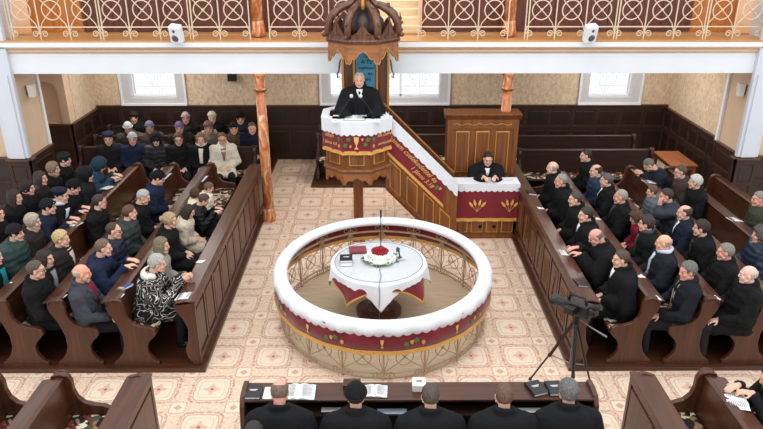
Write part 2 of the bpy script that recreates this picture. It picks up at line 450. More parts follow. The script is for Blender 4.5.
def ornament(m, cx, z0, pitch, r, y=0):
    """one bay of the gallery railing: circle, cross, petals and foot scrolls"""
    h = pitch/2; zc = z0
    m.tube([(cx+p[0], y, zc+p[1]) for p in arc(0, 0, r, 0, 360, 24)[:-1]], .011, 6, True)
    for s in (-1, 1):
        for q in (-1, 1):
            m.tube([(cx, y, zc), (cx+s*r*.7, y, zc+q*r*.7), (cx+s*h*.78, y, zc+q*(r+.06)), (cx+s*h*.97, y, zc+q*(r+.2))], .009, 5)
        m.tube([(cx+s*(h-.015)-s*(p[0]), y, .095+p[1]) for p in spiral(.065, 0, .06, .018, 180, -330)], .009, 5)
    m.ell((cx, y, zc), .026, 8, 6)
def gallery_railing(cs, pitch, label, ends):
    t = thing('gallery_railing', label, 'railing', (0, 12.15, 3.5))
    zc = .50
    x0, x1 = cs[0]-pitch/2, cs[-1]+pitch/2
    m = MB(); m.box(x0, x1, -.012, .012, .205, .225); m.box(x0, x1, -.012, .012, .84, .86); m.box(x0, x1, -.03, .03, .93, .96)
    m.build('rail_bar', CREAMIRON, t)
    for i in range(len(cs)+1):
        x = cs[0]-pitch/2+i*pitch
        m = MB(); m.box(x-.009, x+.009, -.009, .009, 0, .95)
        if ends and i % 3 == 0: m.box(x+.04, x+.06, -.01, .01, 0, .95)
        m.build('railing_post', CREAMIRON, t)
    for c in cs:
        m = MB(); ornament(m, c, zc, pitch, .165); m.build('scroll_ornament', CREAMIRON, t)
P_ = .528
gallery_railing([-6.33+P_*i for i in range(8)], P_, 'cream iron scroll railing on the left stretch of the gallery front', True)
gallery_railing([-1.76+P_*i for i in range(3)], P_, 'cream iron scroll railing between left column and pulpit canopy', False)
gallery_railing([.87+P_*i for i in range(3)], P_, 'cream iron scroll railing between pulpit canopy and right column', False)
gallery_railing([2.76+P_*i for i in range(8)], P_, 'cream iron scroll railing on the right stretch of the gallery front', True)

# columns
def column(x, y, z0, z1, label, r=.1):
    t = thing('marbled_column', label, 'column', (x, y, z0))
    h = z1-z0
    m = MB(); m.lathe([(r*1.02, .25), (r*.98, h*.5), (r*.86, h-.3)], n=24); m.build('shaft', MARBLE, t, smooth=True)
    m = MB(); m.lathe([(r*1.25, 0), (r*1.28, .08), (r*1.12, .2), (r*1.05, .27)], n=24); m.build('base', MARBLE, t, smooth=True)
    m = MB(); m.lathe([(r*.86, h-.31), (r*1.1, h-.3), (r*1.1, h-.27), (r*.86, h-.26), (r*.9, h-.1), (r*1.2, h-.03), (r*1.2, h)], n=24)
    m.build('capital', MARBLE, t, smooth=True)
    m = MB(); m.lathe([(r*.9, h-.33), (r*1.15, h-.32), (r*1.15, h-.29), (r*.9, h-.28)], n=24); m.build('ring', W['pulpit'], t, smooth=True)
column(-2.26, 12.15, 0, 2.905, 'orange marbled column on the floor beside the left pew block')
column(2.27, 12.2, 0, 2.905, 'orange marbled column rising behind the tall wooden panel')
column(-2.27, 12.45, 3.52, 5.2, 'orange marbled column on the gallery left of the canopy')
column(2.27, 12.45, 3.52, 5.2, 'orange marbled column on the gallery right of the canopy')

def speaker(x, s, label):
    t = thing('speaker', label, 'loudspeaker', (x, 11.9, 3.5))
    M = Matrix.Rotation(.35, 4, 'X') @ Matrix.Rotation(s*.25, 4, 'Z')
    m = MB(); m.box(-.10, .10, -.08, .07, 0, .31, M); m.build('cabinet', WHITE, t, bevel=.02)
    for z, r in ((.10, .062), (.235, .028)):
        m = MB(); m.lathe([(r, 0), (r*.9, .006), (r*.5, .002), (0.002, .004)], n=20)
        o = m.build('cone', STEEL, t, smooth=True); o.matrix_local = M @ Matrix.Translation((0, -.081, z)) @ Matrix.Rotation(PI/2, 4, 'X')
    m = MB(); m.tube([(0, .05, .1), (0, .15, .12), (0, .25, .05)], .012); m.build('bracket', CREAMIRON, t)
speaker(-3.58, -1, 'white loudspeaker clamped to the left half of the gallery railing')
speaker(3.56, 1, 'white loudspeaker clamped to the right half of the gallery railing')
def sconce(x, s, label):
    t = thing('wall_lamp', label, 'lamp', (x, 12.55, 2.5))
    m = MB(); m.box(*sorted((0, s*.03)), -.06, .06, -.08, .1); m.build('back_plate', STEEL, t)
    LAMP = mat('frosted lampshade', (250,246,238), .5, var=.01)
    m = MB(); m.loft([[(s*(.05+.0), -.07*k, -.12), (s*(.15), -.07*k, -.12), (s*.15, .07*k, -.12), (s*.05, .07*k, -.12)] if False else
                      [(s*.03, -.07*k, z), (s*(.03+.12*k), -.07*k, z), (s*(.03+.12*k), .07*k, z), (s*.03, .07*k, z)] for k, z in ((.8, -.12), (1, .12))])
    m.build('lamp_shade', LAMP, t, bevel=.01)
sconce(-6.72, 1, 'white wall lamp on the beige left pier under the gallery')
sconce(6.85, -1, 'white wall lamp on the beige right pier under the gallery')
t = thing('wall_speaker', 'small black box mounted high on the back wall beside the left column', 'loudspeaker', (-3.57, 15.98, 1.98))
m = MB(); m.box(-.1, .1, -.14, 0, 0, .16); m.build('cabinet', BLACKM, t, bevel=.01)
m = MB(); m.box(-.085, .085, -.146, -.14, .015, .145); m.build('grille', mat('speaker cloth', (40,40,42), .9, var=.2, scale=80), t)

# ------------------------------------------------------------------ pews
PROF = [(-.14,.86),(-.13,.93),(-.08,.975),(.0,.985),(.06,.955),(.085,.89),(.085,.78),(.11,.69),(.17,.62),(.27,.585),(.37,.575),(.43,.545),(.445,.49),(.41,.43),(.35,.37),(.31,.30),(.31,.2),(.35,.12),(.40,.06),(.43,.05),(.43,0),(-.15,0),(-.15,.05),(-.10,.09),(-.03,.18),(.01,.30),(.01,.45),(-.03,.6),(-.08,.72),(-.12,.79)]
def pew(label, group, x, y0, y1, face, rz=None, z0=.06, cush=True, both=True, ledge=True, name='pew', dark=False):
    """pew running along local y; people sit facing local +x; face=-1 turns it round"""
    L = y1-y0; wz, wy = (W['back'], W['back']) if dark else (W['pew_z'], W['pew_y'])
    t = thing(name, label, 'pew', (x, y0, z0) if rz is None else (x, y0, z0), 0 if rz is None else rz, group)
    f = face
    def pr(poly): return [(p[0]*f, p[1]) for p in poly]
    def prism_xz(m, poly, a, b): m.prism(pr(poly), 'y', a, b)
    for a, b in ((0, .06), (L-.06, L)):
        m = MB(); prism_xz(m, PROF, a, b); m.build('end_panel', wz, t, bevel=.008)
    for a, b in ((-.012, 0), (L, L+.012)):
        m = MB(); prism_xz(m, [(-.155,.0),(.435,.0),(.435,.035),(-.155,.035)], a, b); m.build('foot_moulding', wz, t)
    # carved roll on the top of the end
    for a in (0, L-.06):
        m = MB(); m.tube([(f*-.13, a-.006, .9), (f*-.1, a-.006, .962), (f*-.02, a-.006, .985), (f*.05, a-.006, .96)], .012, 6)
        m.tube([(f*-.13, a+.066, .9), (f*-.1, a+.066, .962), (f*-.02, a+.066, .985), (f*.05, a+.066, .96)], .012, 6)
        m.build('scroll', wy, t, smooth=True)
    m = MB(); prism_xz(m, [(0,.05),(.03,.05),(.03,.44),(.0,.93),(-.03,.93),(-.0,.44)], .06, L-.06); m.build('backrest', wy, t)
    m = MB(); prism_xz(m, [(.02,.40),(.40,.415),(.42,.43),(.41,.445),(.02,.435)], .06, L-.06); m.build('seat', wy, t)
    if cush:
        m = MB(); prism_xz(m, [(.04,.437),(.40,.447),(.41,.46),(.39,.475),(.04,.465)], .07, L-.07); m.build('cushion', CUSH, t)
    if ledge:
        m = MB(); prism_xz(m, [(.02,.93),(.02,.95),(-.03,.955),(-.21,.915),(-.22,.90),(-.2,.892),(-.02,.925)], .02 if not cush else .06, L-.06); m.build('book_ledge', wy, t, bevel=.004)
    return t
def front_pew_panel(label, x, y0, y1, face, npan=8, z0=.06, carved=False):
    """the closed front desk before the first pew: panelled face towards local +x*face"""
    t = thing('pew_front_desk', label, 'pew front', (x, y0, z0)); f = face; L = y1-y0
    def pr(m, poly, a, b): m.prism([(p[0]*f, p[1]) for p in poly], 'y', a, b)
    pr_end = [(.0,0),(.0,.90),(-.02,.945),(-.1,.965),(-.2,.94),(-.25,.89),(-.23,.82),(-.15,.7),(-.10,.55),(-.12,.38),(-.17,.24),(-.15,.12),(-.10,.05),(-.10,.0)]
    for a in (0, L-.05):
        m = MB(); pr(m, pr_end, a, a+.05); m.build('end_panel', W['pew_z'], t, bevel=.008)
    m = MB(); pr(m, [(-.03,0),(0,0),(0,.93),(-.03,.93)], .05, L-.05); m.build('front_board', W['pew_y'], t)
    m = MB(); n = npan; w = L/n
    for i in range(n+1):
        c = min(max(i*w, .03), L-.03); m.box(*sorted((0, f*.016)), c-.03, c+.03, .12, .86)
    m.box(*sorted((0, f*.02)), 0, L, .0, .14); m.box(*sorted((0, f*.018)), 0, L, .84, .92)
    m.build('frame_moulding', W['pew_y'], t, bevel=.005)
    for i in range(n):
        m = MB(); a, b = i*w+.07, (i+1)*w-.07
        m.box(*sorted((0, f*.012)), a, b, .2, .79); m.build('raised_panel', W['pew_z'], t, bevel=.01)
        if carved:
            m = MB()
            if i % 2:
                for k in range(8): m.box(*sorted((f*.012, f*.02)), a+.05, b-.05, .26+k*.055, .28+k*.055)
            else:
                c = (a+b)/2
                m.tube([(f*.016, c+.03*math.sin(k*.8), .25+k*.06) for k in range(9)], .012, 5)
                for k in range(7):
                    m.ell((f*.016, c+(.035 if k % 2 else -.035), .3+k*.06), (.008, .022, .02), 8, 6)
            m.build('carving', W['pulpit'], t, smooth=True)
    m = MB(); pr(m, [(.03,.93),(.03,.955),(-.02,.96),(-.23,.925),(-.245,.91),(-.22,.895),(-.02,.925)], 0, L); m.build('desk_top', W['pew_y'], t, bevel=.005)
    return t
Y0, Y1 = 7.28, 12.62
def platform(label, x0, x1, y0, y1):
    t = MB().box(x0, x1, y0, y1, 0, .06).build('pew_platform', W['pew_x'], bevel=.01); tag(t, label, 'platform')
platform('low dark wooden platform under the left pew block', -6.68, -2.36, Y0-.08, 12.75)
platform('low dark wooden platform under the right pew block', 2.36, 6.62, Y0-.08, 12.0)
platform('low dark wooden platform under the pews by the back wall right', 2.75, 6.6, 12.62, 15.9)
platform('low dark wooden platform under the pews by the back wall left', -6.6, -2.6, 13.1, 15.9)
platform('low dark wooden platform under the choir pews behind the pulpit', -1.6, 2.7, 13.95, 15.9)
GL, GR = 'pews of the left block', 'pews of the right block'
front_pew_panel('long dark panelled front desk of the left pew block', -2.44, Y0, Y1, 1, 11)
front_pew_panel('long carved front desk of the right pew block beside the tripod', 2.44, Y0, Y1+.1, -1, 11, carved=True)
ordl = ['first', 'second', 'third', 'fourth', 'fifth']
LX = [-3.40, -4.13, -4.84, -5.56, -6.28]
RX = [3.30, 4.05, 4.81, 5.54, 6.24]
for i, x in enumerate(LX):
    pew('dark scroll-ended pew of the left block, %s behind its front desk' % ordl[i], GL, x, Y0, Y1, 1)
for i, x in enumerate(RX):
    far = [12.3, 12.4, 12.4, 12.35, 11.9][i]
    pew('dark scroll-ended pew of the right block, %s behind its front desk' % ordl[i], GR, x, Y0, far, -1)
# pews by the back wall face the camera (local +x -> world -y)
def cross_pew(label, group, x0, x1, yb, **k):
    return pew(label, group, x0, yb, yb+(x1-x0), 1, rz=-PI/2, dark=True, **k)
for i, yb in enumerate((13.75, 14.6, 15.45)):
    cross_pew('dark pew by the back left wall, %s row from the front' % ordl[i], 'pews by the back wall left', -6.5, -2.72, yb)
for i, yb in enumerate((13.5, 14.55)):
    cross_pew('dark pew by the back right wall, %s row from the front' % ordl[i], 'pews by the back wall right', 2.85, 5.7, yb)
for i, yb in enumerate((14.67, 15.4)):
    cross_pew('dark pew in the choir behind the pulpit, %s row' % ordl[i], 'choir pews behind the pulpit', -1.5, 2.6, yb)
# near blocks at the bottom of the photo
NY0, NY1 = 3.6, 5.82
platform('low dark wooden platform under the near left pews', -6.0, -2.5, NY0-.1, NY1+.06)
platform('low dark wooden platform under the near right pews', 2.55, 6.0, NY0-.1, NY1+.06)
front_pew_panel('short panelled front desk of the near left pews', -2.52, NY0, NY1, 1, 3)
front_pew_panel('short panelled front desk of the near right pews', 2.56, NY0, NY1, -1, 3)
for i, x in enumerate((-3.41, -4.12)):
    pew('near left pew with floral cushion, %s behind its front desk' % ordl[i], 'near left pews', x, NY0, NY1, 1)
for i, x in enumerate((3.31, 4.1)):
    pew('near right pew with floral cushion, %s behind its front desk' % ordl[i], 'near right pews', x, NY0, NY1, -1)
mb = MB()
for s in (-1, 1): mb.box(*sorted((s*6.69, s*7.075)), 12.02, 12.16, 0, 1.32)
struct('trim_7', mb, W['wains'])
# ------------------------------------------------------------------ ribbons of cloth
def ribbon(path, nrm, zt, zb, th=.012, off=0, mb=None, rows=4, ripple=0, seed=0):
    """hanging strip following a plan path; zt, zb are functions of arc length"""
    m = mb or MB(); s = 0; secs = []
    for i, p in enumerate(path):
        if i: s += (V(path[i])-V(path[i-1])).length
        a, b = zt(s), zb(s); n = V((nrm[i][0], nrm[i][1], 0))
        sec = []
        for k in range(rows+1):
            z = a+(b-a)*k/rows; w = off+ripple*(k/rows)*math.sin(s*26+seed)
            sec.append(V((p[0], p[1], z))+n*(w+th))
        for k in range(rows, -1, -1):
            z = a+(b-a)*k/rows; w = off+ripple*(k/rows)*math.sin(s*26+seed)
            sec.append(V((p[0], p[1], z))+n*w)
        secs.append(sec)
    m.loft(secs)
    return m
def poly_path(pts, step=.02):
    out, nr = [], []
    for i in range(len(pts)-1):
        a, b = V(pts[i]), V(pts[i+1]); L = (b-a).length; n = max(1, int(L/step)); t = (b-a)/L
        for k in range(n+(i == len(pts)-2)):
            out.append(tuple(a+t*L*min(1, k/n))); nr.append((t.y, -t.x))
    return out, nr
scal = lambda s, p=.09, a=.018: a*abs(math.sin(PI*s/p))
def leaf(m, c, u, w, n, ang, size):
    """flat embroidered leaf: star shaped five-lobed leaf in plane u,w, with normal n"""
    c, u, w, n = V(c), V(u), V(w), V(n); pts = []
    for k in range(20):
        a = ang+2*PI*k/20; r = size*(.55+.45*abs(math.cos(2.5*(a-ang))))
        pts.append(c+u*r*math.cos(a)+w*r*math.sin(a))
    m.loft([[p for p in pts], [p+n*.004 for p in pts]])
def grape(m, c, u, w, n, size):
    c, u, w, n = V(c), V(u), V(w), V(n); pts = []
    for k in range(36):
        a = 2*PI*k/36; r = size*(.78+.10*abs(math.sin(a*5)))*(1-.18*math.sin(a)**2)
        x, y = math.cos(a), math.sin(a)
        pts.append(c+u*r*x*(.72+.28*y)+w*r*y*1.15)
    m.loft([pts, [p+n*.005 for p in pts]])
def emb(kind, parent, *a):
    m = MB(); f, nm, mt = {'l': (leaf, 'leaf_embroidery', GREEN), 'g': (grape, 'grape_embroidery', GRAPE), 'c': (chalice, 'chalice_embroidery', GOLDTHREAD)}[kind]
    f(m, *a); return m.build(nm, mt, parent)
def chalice(m, c, u, w, n, s):
    c, u, w, n = V(c), V(u), V(w), V(n)
    pr = [(-.30,-1),(.30,-1),(.30,-.88),(.10,-.75),(.07,-.35),(.16,-.2),(.32,.2),(.38,.9),(-.38,.9),(-.32,.2),(-.16,-.2),(-.07,-.35),(-.10,-.75),(-.30,-.88)]
    pts = [c+u*p[0]*s+w*p[1]*s for p in pr]
    m.loft([pts, [p+n*.005 for p in pts]])
def wheat(m, c, u, w, n, s):
    c, u, w, n = V(c), V(u), V(w), V(n)
    for a in (-38, -14, 14, 38):
        d = u*math.sin(math.radians(a))+w*math.cos(math.radians(a)); q = u*math.cos(math.radians(a))-w*math.sin(math.radians(a))
        b = c-w*s*.5
        m.loft([[b-q*.003, b+q*.003, b+d*s*.9+q*.003, b+d*s*.9-q*.003], [x+n*.004 for x in (b-q*.003, b+q*.003, b+d*s*.9+q*.003, b+d*s*.9-q*.003)]])
        e = b+d*s*.55
        pts = [e+q*s*.0+d*0, e+q*s*.11+d*s*.16, e+q*s*.08+d*s*.42, e+d*s*.62, e-q*s*.08+d*s*.42, e-q*s*.11+d*s*.16]
        m.loft([pts, [x+n*.006 for x in pts]])

# ------------------------------------------------------------------ pulpit
PX, PY = -.47, 11.25
pul = thing('pulpit', 'octagonal carved wooden pulpit on a post, draped in white lace and burgundy cloth', 'pulpit', (PX, PY, 0))
def octp(r, z, c=(0, 0), n=8):
    return [(c[0]+r*math.cos(PI/8+PI/4*k), c[1]+r*math.sin(PI/8+PI/4*k), z) for k in range(n)]
m = MB(); m.box(-.085, .085, -.085, .085, 0, 1.36); m.box(-.12, .12, -.12, .12, 0, .12); m.build('post', W['pulpit'], pul, bevel=.01)
m = MB(); m.loft([octp(.56, 1.36), octp(.56, 1.42), octp(.57, 2.30), octp(.60, 2.34), octp(.60, 2.36), octp(.50, 2.36), octp(.50, 1.42)])
m.build('tub', W['pulpit'], pul)
m = MB(); m.loft([octp(.5, 1.38), octp(.5, 1.43)]); m.build('pulpit_floor', W['pulpit'], pul)
m = MB(); m.loft([octp(.56, 1.50), octp(.62, 1.50), octp(.635, 1.53), octp(.62, 1.56), octp(.57, 1.57)]); m.build('base_moulding', W['pulpit'], pul)
# scalloped apron under the tub
m = MB()
for k in range(8):
    a0 = PI/8+PI/4*k; a1 = a0+PI/4; r = .60
    A, B = V((r*math.cos(a0), r*math.sin(a0), 0)), V((r*math.cos(a1), r*math.sin(a1), 0)); t = (B-A); nn = V((t.y, -t.x, 0)).normalized()
    prof = [(0,1.5),(0,1.30),(.06,1.27),(.12,1.33),(.2,1.36),(.32,1.34),(.4,1.38),(.5,1.41),(.6,1.38),(.68,1.34),(.8,1.36),(.88,1.33),(.94,1.27),(1,1.30),(1,1.5)]
    pts = [A+t*p[0]+V((0,0,p[1])) for p in prof]
    m.loft([[p-nn*.03 for p in pts], pts])
m.build('scalloped_apron', W['canopy'], pul)
for k in range(8):
    a = PI/4*(k+1); c = V((.525*math.cos(a), .525*math.sin(a), 0)); u = V((-math.sin(a), math.cos(a), 0)); n_ = V((math.cos(a), math.sin(a), 0))
    for nm, hw, z0, z1, d0, d1, mt in (('panel_frame', .13, 1.62, 2.12, -.01, .015, W['pulpit_hi']), ('tub_panel', .112, 1.638, 2.102, 0, .02, W['pulpit'])):
        m = MB(); M = Matrix.Translation(c) @ Matrix.Rotation(a, 4, 'Z'); m.box(d0, d1, -hw, hw, z0, z1, M); m.build(nm, mt, pul, bevel=.006)
E8 = [(.635*math.cos(PI/8+PI/4*k), .635*math.sin(PI/8+PI/4*k)) for k in range(8)]
# path over the visible faces, left-back round the front to right-back, outward normals
loop = [E8[2], E8[3], E8[4], E8[5], E8[6], E8[7]]
pth, nrm = poly_path(loop, .015)
m = ribbon(pth, nrm, lambda s: 2.40, lambda s: 2.19-scal(s, .1, .03), .014, .0, rows=3, ripple=.006)
# lace over the rim and sloping desk
m.loft([[V((p[0]*k_, p[1]*k_, z)) for p in loop] for k_, z in ((1.03, 2.385), (1.02, 2.41), (.8, 2.405), (.8, 2.385))], closed=True)
m.box(-.4, .4, -.56, -.18, 2.372, 2.41)
for s_ in (-1, 1): m.box(-.4, .4, -.42, -.3, 2.405, 2.42)
m.build('lace_cloth', LACE, pul)
m = ribbon(pth, nrm, lambda s: 2.26, lambda s: 1.87, .01, -.012, rows=3, ripple=.008, seed=1); m.build('red_cloth', RED, pul)
m = ribbon(pth, nrm, lambda s: 1.895, lambda s: 1.835-scal(s, .03, .008), .016, -.012, rows=1, ripple=.006, seed=1); m.build('gold_fringe', GOLD, pul)
fy = -.635*math.cos(PI/8)-.016
u, w_, n_ = V((1,0,0)), V((0,0,1)), V((0,-1,0))
def on_face(k, t, z):      # k-th ribbon segment, t 0..1
    A, B = V(loop[k]+(0,)), V(loop[k+1]+(0,)); d = (B-A).normalized(); n = V((d.y, -d.x, 0))
    return A+(B-A)*t+n*.012+V((0,0,z)), d, n
emb('c', pul, (.0, fy, 2.045), u, w_, n_, .11)
for x, z in ((-.185, 2.0), (-.13, 2.1), (.15, 2.02), (.19, 2.1)): emb('l', pul, (x, fy, z), u, w_, n_, x*9, .042)
for x, z in ((-.10, 1.98), (.10, 2.1)): emb('g', pul, (x, fy, z), u, w_, n_, .03)
for k, tt in ((2, .88), (4, .1)):
    p, d, n = on_face(k, tt, 1.98); emb('g', pul, p, d, w_, n, .035)
    p, d, n = on_face(k, tt, 2.10); emb('l', pul, p, d, w_, n, 1, .04)
def put_text(s, size, p, d, n, parent, name='embroidered_text', mt=None, shear=.3, slope=0):
    me = text_mesh(s, size, .004, shear); me.materials.append(mt or GOLDTHREAD)
    o = bpy.data.objects.new(name, me); COL.objects.link(o); o.parent = parent
    d = V(d).normalized(); n = V(n).normalized(); up = n.cross(d).normalized()
    o.matrix_local = Matrix.Translation(V(p)+n*.004) @ Matrix((d, up, n)).transposed().to_4x4()
    return o
for s_, z in (('Isten', 2.13), ('1 János 4.8', 2.0)):
    p, d, n = on_face(2, .40, z); put_text(s_, .11 if s_ == 'Isten' else .08, p, d, n, pul)
p, d, n = on_face(4, .62, 2.13); put_text('Ne szóval', .085, p, d, n, pul)
p, d, n = on_face(4, .62, 1.99); put_text('szeressünk', .075, p, d, n, pul)

# backboard and canopy
bb = thing('pulpit_backboard', 'tall wooden backboard with gilded strips behind the preacher', 'backboard', (-.33, 11.86, 0))
m = MB(); m.box(-.42, .42, 0, .05, 1.4, 3.7); m.build('board', W['pulpit'], bb)
for x in (-.4, -.2, .2, .4):
    m = MB(); m.box(x-.022, x+.022, -.03, .0, 1.42, 3.6); m.build('gilded_strip', W['pulpit_hi'], bb, bevel=.006)
for s in (-1, 1):
    m = MB(); m.box(s*.3-.06, s*.3+.06, -.02, 0, 1.6, 3.5); m.build('side_panel', W['canopy_dk'], bb, bevel=.006)
    m = MB(); m.tube([(s*.44, -.01, 3.2), (s*.455, -.02, 3.1), (s*.47, -.02, 3.0), (s*.50, -.02, 2.95), (s*.49, -.02, 2.88), (s*.455, -.01, 2.9)], [.012,.018,.012,.012,.012,.008]); m.build('carved_drop', W['canopy_dk'], bb, smooth=True)
m = MB(); m.prism([(-.165,1.6),(.165,1.6),(.165,3.2),(.10,3.3),(0,3.4),(-.10,3.3),(-.165,3.2)], 'y', -.035, 0); sg = m.build('blue_text_board', BLUEB, bb)
for s_, z, sz in (('Csak', 3.255, .06), ('A TE', 3.16, .095), ('segítséged', 3.06, .066), ('és', 2.96, .09), ('igéd', 2.86, .09)):
    put_text(s_, sz, (0.02 if s_ != 'és' else .08, -.036, z), (1,0,0), (0,-1,0), bb, 'painted_text', INKBLUE, 0)
CX_, CY_ = -.35, 11.32
can = thing('pulpit_canopy', 'carved wooden canopy crown with curved ribs above the preacher', 'canopy', (CX_, CY_, 0))
def ocp(r, z): return octp(r, z)
m = MB(); m.loft([ocp(.56, 3.62), ocp(.64, 3.63), ocp(.655, 3.67), ocp(.64, 3.70), ocp(.60, 3.72), ocp(.3, 3.74), ocp(.3, 3.64)]); m.build('cornice', W['canopy_dk'], can, bevel=.006)
m = MB()
for k in range(8):
    a0 = PI/8+PI/4*k; a1 = a0+PI/4; r = .62
    A, B = V((r*math.cos(a0), r*math.sin(a0), 0)), V((r*math.cos(a1), r*math.sin(a1), 0)); t = (B-A); nn = V((t.y, -t.x, 0)).normalized()
    prof = [(0,3.65),(0,3.33),(.05,3.31),(.10,3.34),(.14,3.40),(.22,3.39),(.30,3.43),(.38,3.49),(.46,3.50),(.5,3.54),(.54,3.50),(.62,3.49),(.70,3.43),(.78,3.39),(.86,3.40),(.90,3.34),(.95,3.31),(1,3.33),(1,3.65)]
    pts = [A+t*p[0]+V((0,0,p[1])) for p in prof]
    m.loft([[p-nn*.03 for p in pts], pts])
m.build('pointed_valance', W['canopy'], can, bevel=.003)
m = MB()
for k in range(8):
    a0 = PI/8+PI/4*k; a1 = a0+PI/4; r = .625
    A, B = V((r*math.cos(a0), r*math.sin(a0), 0)), V((r*math.cos(a1), r*math.sin(a1), 0)); t = (B-A); nn = V((t.y, -t.x, 0)).normalized()
    prof = [(0,3.33),(.05,3.31),(.10,3.34),(.14,3.40),(.22,3.39),(.30,3.43),(.38,3.49),(.46,3.50),(.5,3.54),(.54,3.50),(.62,3.49),(.70,3.43),(.78,3.39),(.86,3.40),(.90,3.34),(.95,3.31),(1,3.33)]
    m.tube([A+t*p[0]+V((0,0,p[1])) for p in prof], .007, 5)
m.build('gilded_edge', W['pulpit_hi'], can)
for k in range(8):           # S ribs
    a = PI/8+PI/4*k; d = V((math.cos(a), math.sin(a), 0))
    pr = [(.56,3.70),(.61,3.78),(.61,3.89),(.55,4.01),(.44,4.10),(.32,4.16),(.22,4.19),(.15,4.25),(.12,4.36),(.12,4.52)]
    rr = [.05,.055,.06,.062,.058,.052,.045,.04,.036,.03]
    m = MB(); m.tube([d*r+V((0,0,z)) for r, z in pr], rr, 8); m.build('crown_rib', W['canopy_dk'], can, smooth=True)
    # leaf crockets
    m = MB()
    for r, z, s in ((.67, 3.74, .05), (.66, 3.93, .04), (.44, 4.16, .04), (.2, 4.27, .03)):
        m.ell(d*r+V((0,0,z)), (s, s*.5, s*.8), 8, 6, Matrix.Rotation(a, 4, 'Z'))
    m.build('crocket', W['canopy_dk'], can, smooth=True)
for k in range(8):           # crest carving above every face
    a = PI/4*(k+1); d = V((math.cos(a), math.sin(a), 0)); u2 = V((-math.sin(a), math.cos(a), 0)); c = d*.58
    m = MB()
    pts = [c+u2*x+V((0,0,z)) for x, z in ((-.2,3.70),(.2,3.70),(.17,3.76),(.10,3.79),(.06,3.86),(0,3.93),(-.06,3.86),(-.10,3.79),(-.17,3.76))]
    m.loft([[p-d*.02 for p in pts], [p+d*.015 for p in pts]])
    for s in (-1, 1): m.tube([c+d*.02+u2*s*x+V((0,0,z)) for x, z in spiral(.09, 3.755, .045, .01, 0, 500)], .009, 5)
    m.tube([c+d*.02+V((0,0,3.75)), c+d*.03+V((0,0,3.95)), c+d*.02+V((0,0,4.06))], [.02,.014,.004], 6)
    m.build('crest_carving', W['canopy_dk'], can)
m = MB(); m.lathe([(.34,3.72),(.36,3.82),(.33,3.95),(.25,4.04),(.14,4.1),(.05,4.16),(.05,4.25),(.01,4.4)], n=16); m.build('inner_dome', W['pew_dark'], can, smooth=True)
m = MB(); m.lathe([(.002,4.10),(.03,4.12),(.045,4.19),(.025,4.27),(.01,4.34)], cx=0, cy=-.16, n=12); m.build('gilded_drop', W['pulpit_hi'], can, smooth=True)

# stair from pulpit to lectern
st = thing('pulpit_stair', 'wooden pulpit stair with sloping balustrade under white lace and burgundy cloth', 'staircase', (0, 0, 0))
xa, za, xb, zb_ = .02, 2.40, 1.30, 1.12
sl = (zb_-za)/(xb-xa)
def zline(x, o): return za+sl*(x-xa)+o
for nm, y, mt in (('near_balustrade', 11.10, W['pulpit']), ('far_balustrade', 11.68, W['pulpit'])):
    m = MB(); m.prism([(xa, zline(xa, -.02)), (xb, zline(xb, -.02)), (xb, 0.0 if y > 11.5 else .0), (xb-.28, .0), (xa, 1.05)], 'y', y, y+.05); m.build(nm, mt, st)
m = MB(); m.prism([(xa-.03, zline(xa-.03, -.02)), (xb, zline(xb, -.02)), (xb, zline(xb, .03)), (xa-.03, zline(xa-.03, .03))], 'y', 11.66, 11.76); m.build('hand_rail', W['pulpit'], st, bevel=.01)
m = MB(); m.prism([(xa-.03, zline(xa-.03, .03)), (xb, zline(xb, .03)), (xb, zline(xb, .042)), (xa-.03, zline(xa-.03, .042))], 'y', 11.69, 11.73); m.build('rail_fillet', W['pulpit_hi'], st)
for k in range(8):
    x = xa+.1+k*.155; z = 1.42-.165*(k+1)
    m = MB(); m.box(x, x+.19, 11.15, 11.68, max(0, z), max(0, z)+.04); m.build('tread', W['pulpit'], st, bevel=.004)
for k in range(4):           # parallelogram panels on the near side
    x0 = xa+.07+k*.30; x1 = x0+.2
    for nm, e, dy, mt in (('panel_frame', 0, .012, W['pulpit_hi']), ('stair_panel', .018, .018, W['pulpit'])):
        m = MB(); top, bot = -.72, -1.22
        a_, b_ = x0+e, x1-e
        m.prism([(a_, zline(a_, top-e*1.3)), (b_, zline(b_, top-e*1.3)), (b_, max(.06+e, zline(b_, bot+e))), (a_, max(.06+e, zline(a_, bot+e)))], 'y', 11.10-dy, 11.10); m.build(nm, mt, st, bevel=.004)
m = MB(); m.prism([(xa, zline(xa, -1.29)), (xb-.35, zline(xb-.35, -1.29)), (xb-.35, zline(xb-.35, -1.22)), (xa, zline(xa, -1.22))], 'y', 11.07, 11.1); m.build('string_moulding', W['pulpit'], st, bevel=.006)
def sl_strip(o0, o1, y0, y1, x0=xa, x1=xb, wav=0, per=.1, n=90, yy=0):
    m = MB(); secs = []
    for i in range(n+1):
        x = x0+(x1-x0)*i/n; e = wav*abs(math.sin(PI*x/per)); r = .006*math.sin(x*22)
        secs.append([(x, y0+r, zline(x, o0)), (x, y1, zline(x, o0)), (x, y1, zline(x, o1)-e), (x, y0+r, zline(x, o1)-e)])
    return m.loft(secs)
m = sl_strip(.03, -.19, 11.075, 11.088, wav=.03)
m.prism([(xa, zline(xa, .0)), (xb, zline(xb, .0)), (xb, zline(xb, .035)), (xa, zline(xa, .035))], 'y', 11.075, 11.2)
m.build('lace_cloth', LACE, st)
sl_strip(-.1, -.62, 11.083, 11.095, x1=xb-.25).build('red_cloth', RED, st)
sl_strip(-.60, -.66, 11.078, 11.097, x1=xb-.25, wav=.01, per=.03).build('gold_fringe', GOLD, st)
dd = V((1, 0, sl)).normalized(); nn = V((0, -1, 0))
put_text('hanem cselekedettel és', .125, (.50, 11.078, zline(.50, -.30)), dd, nn, st)
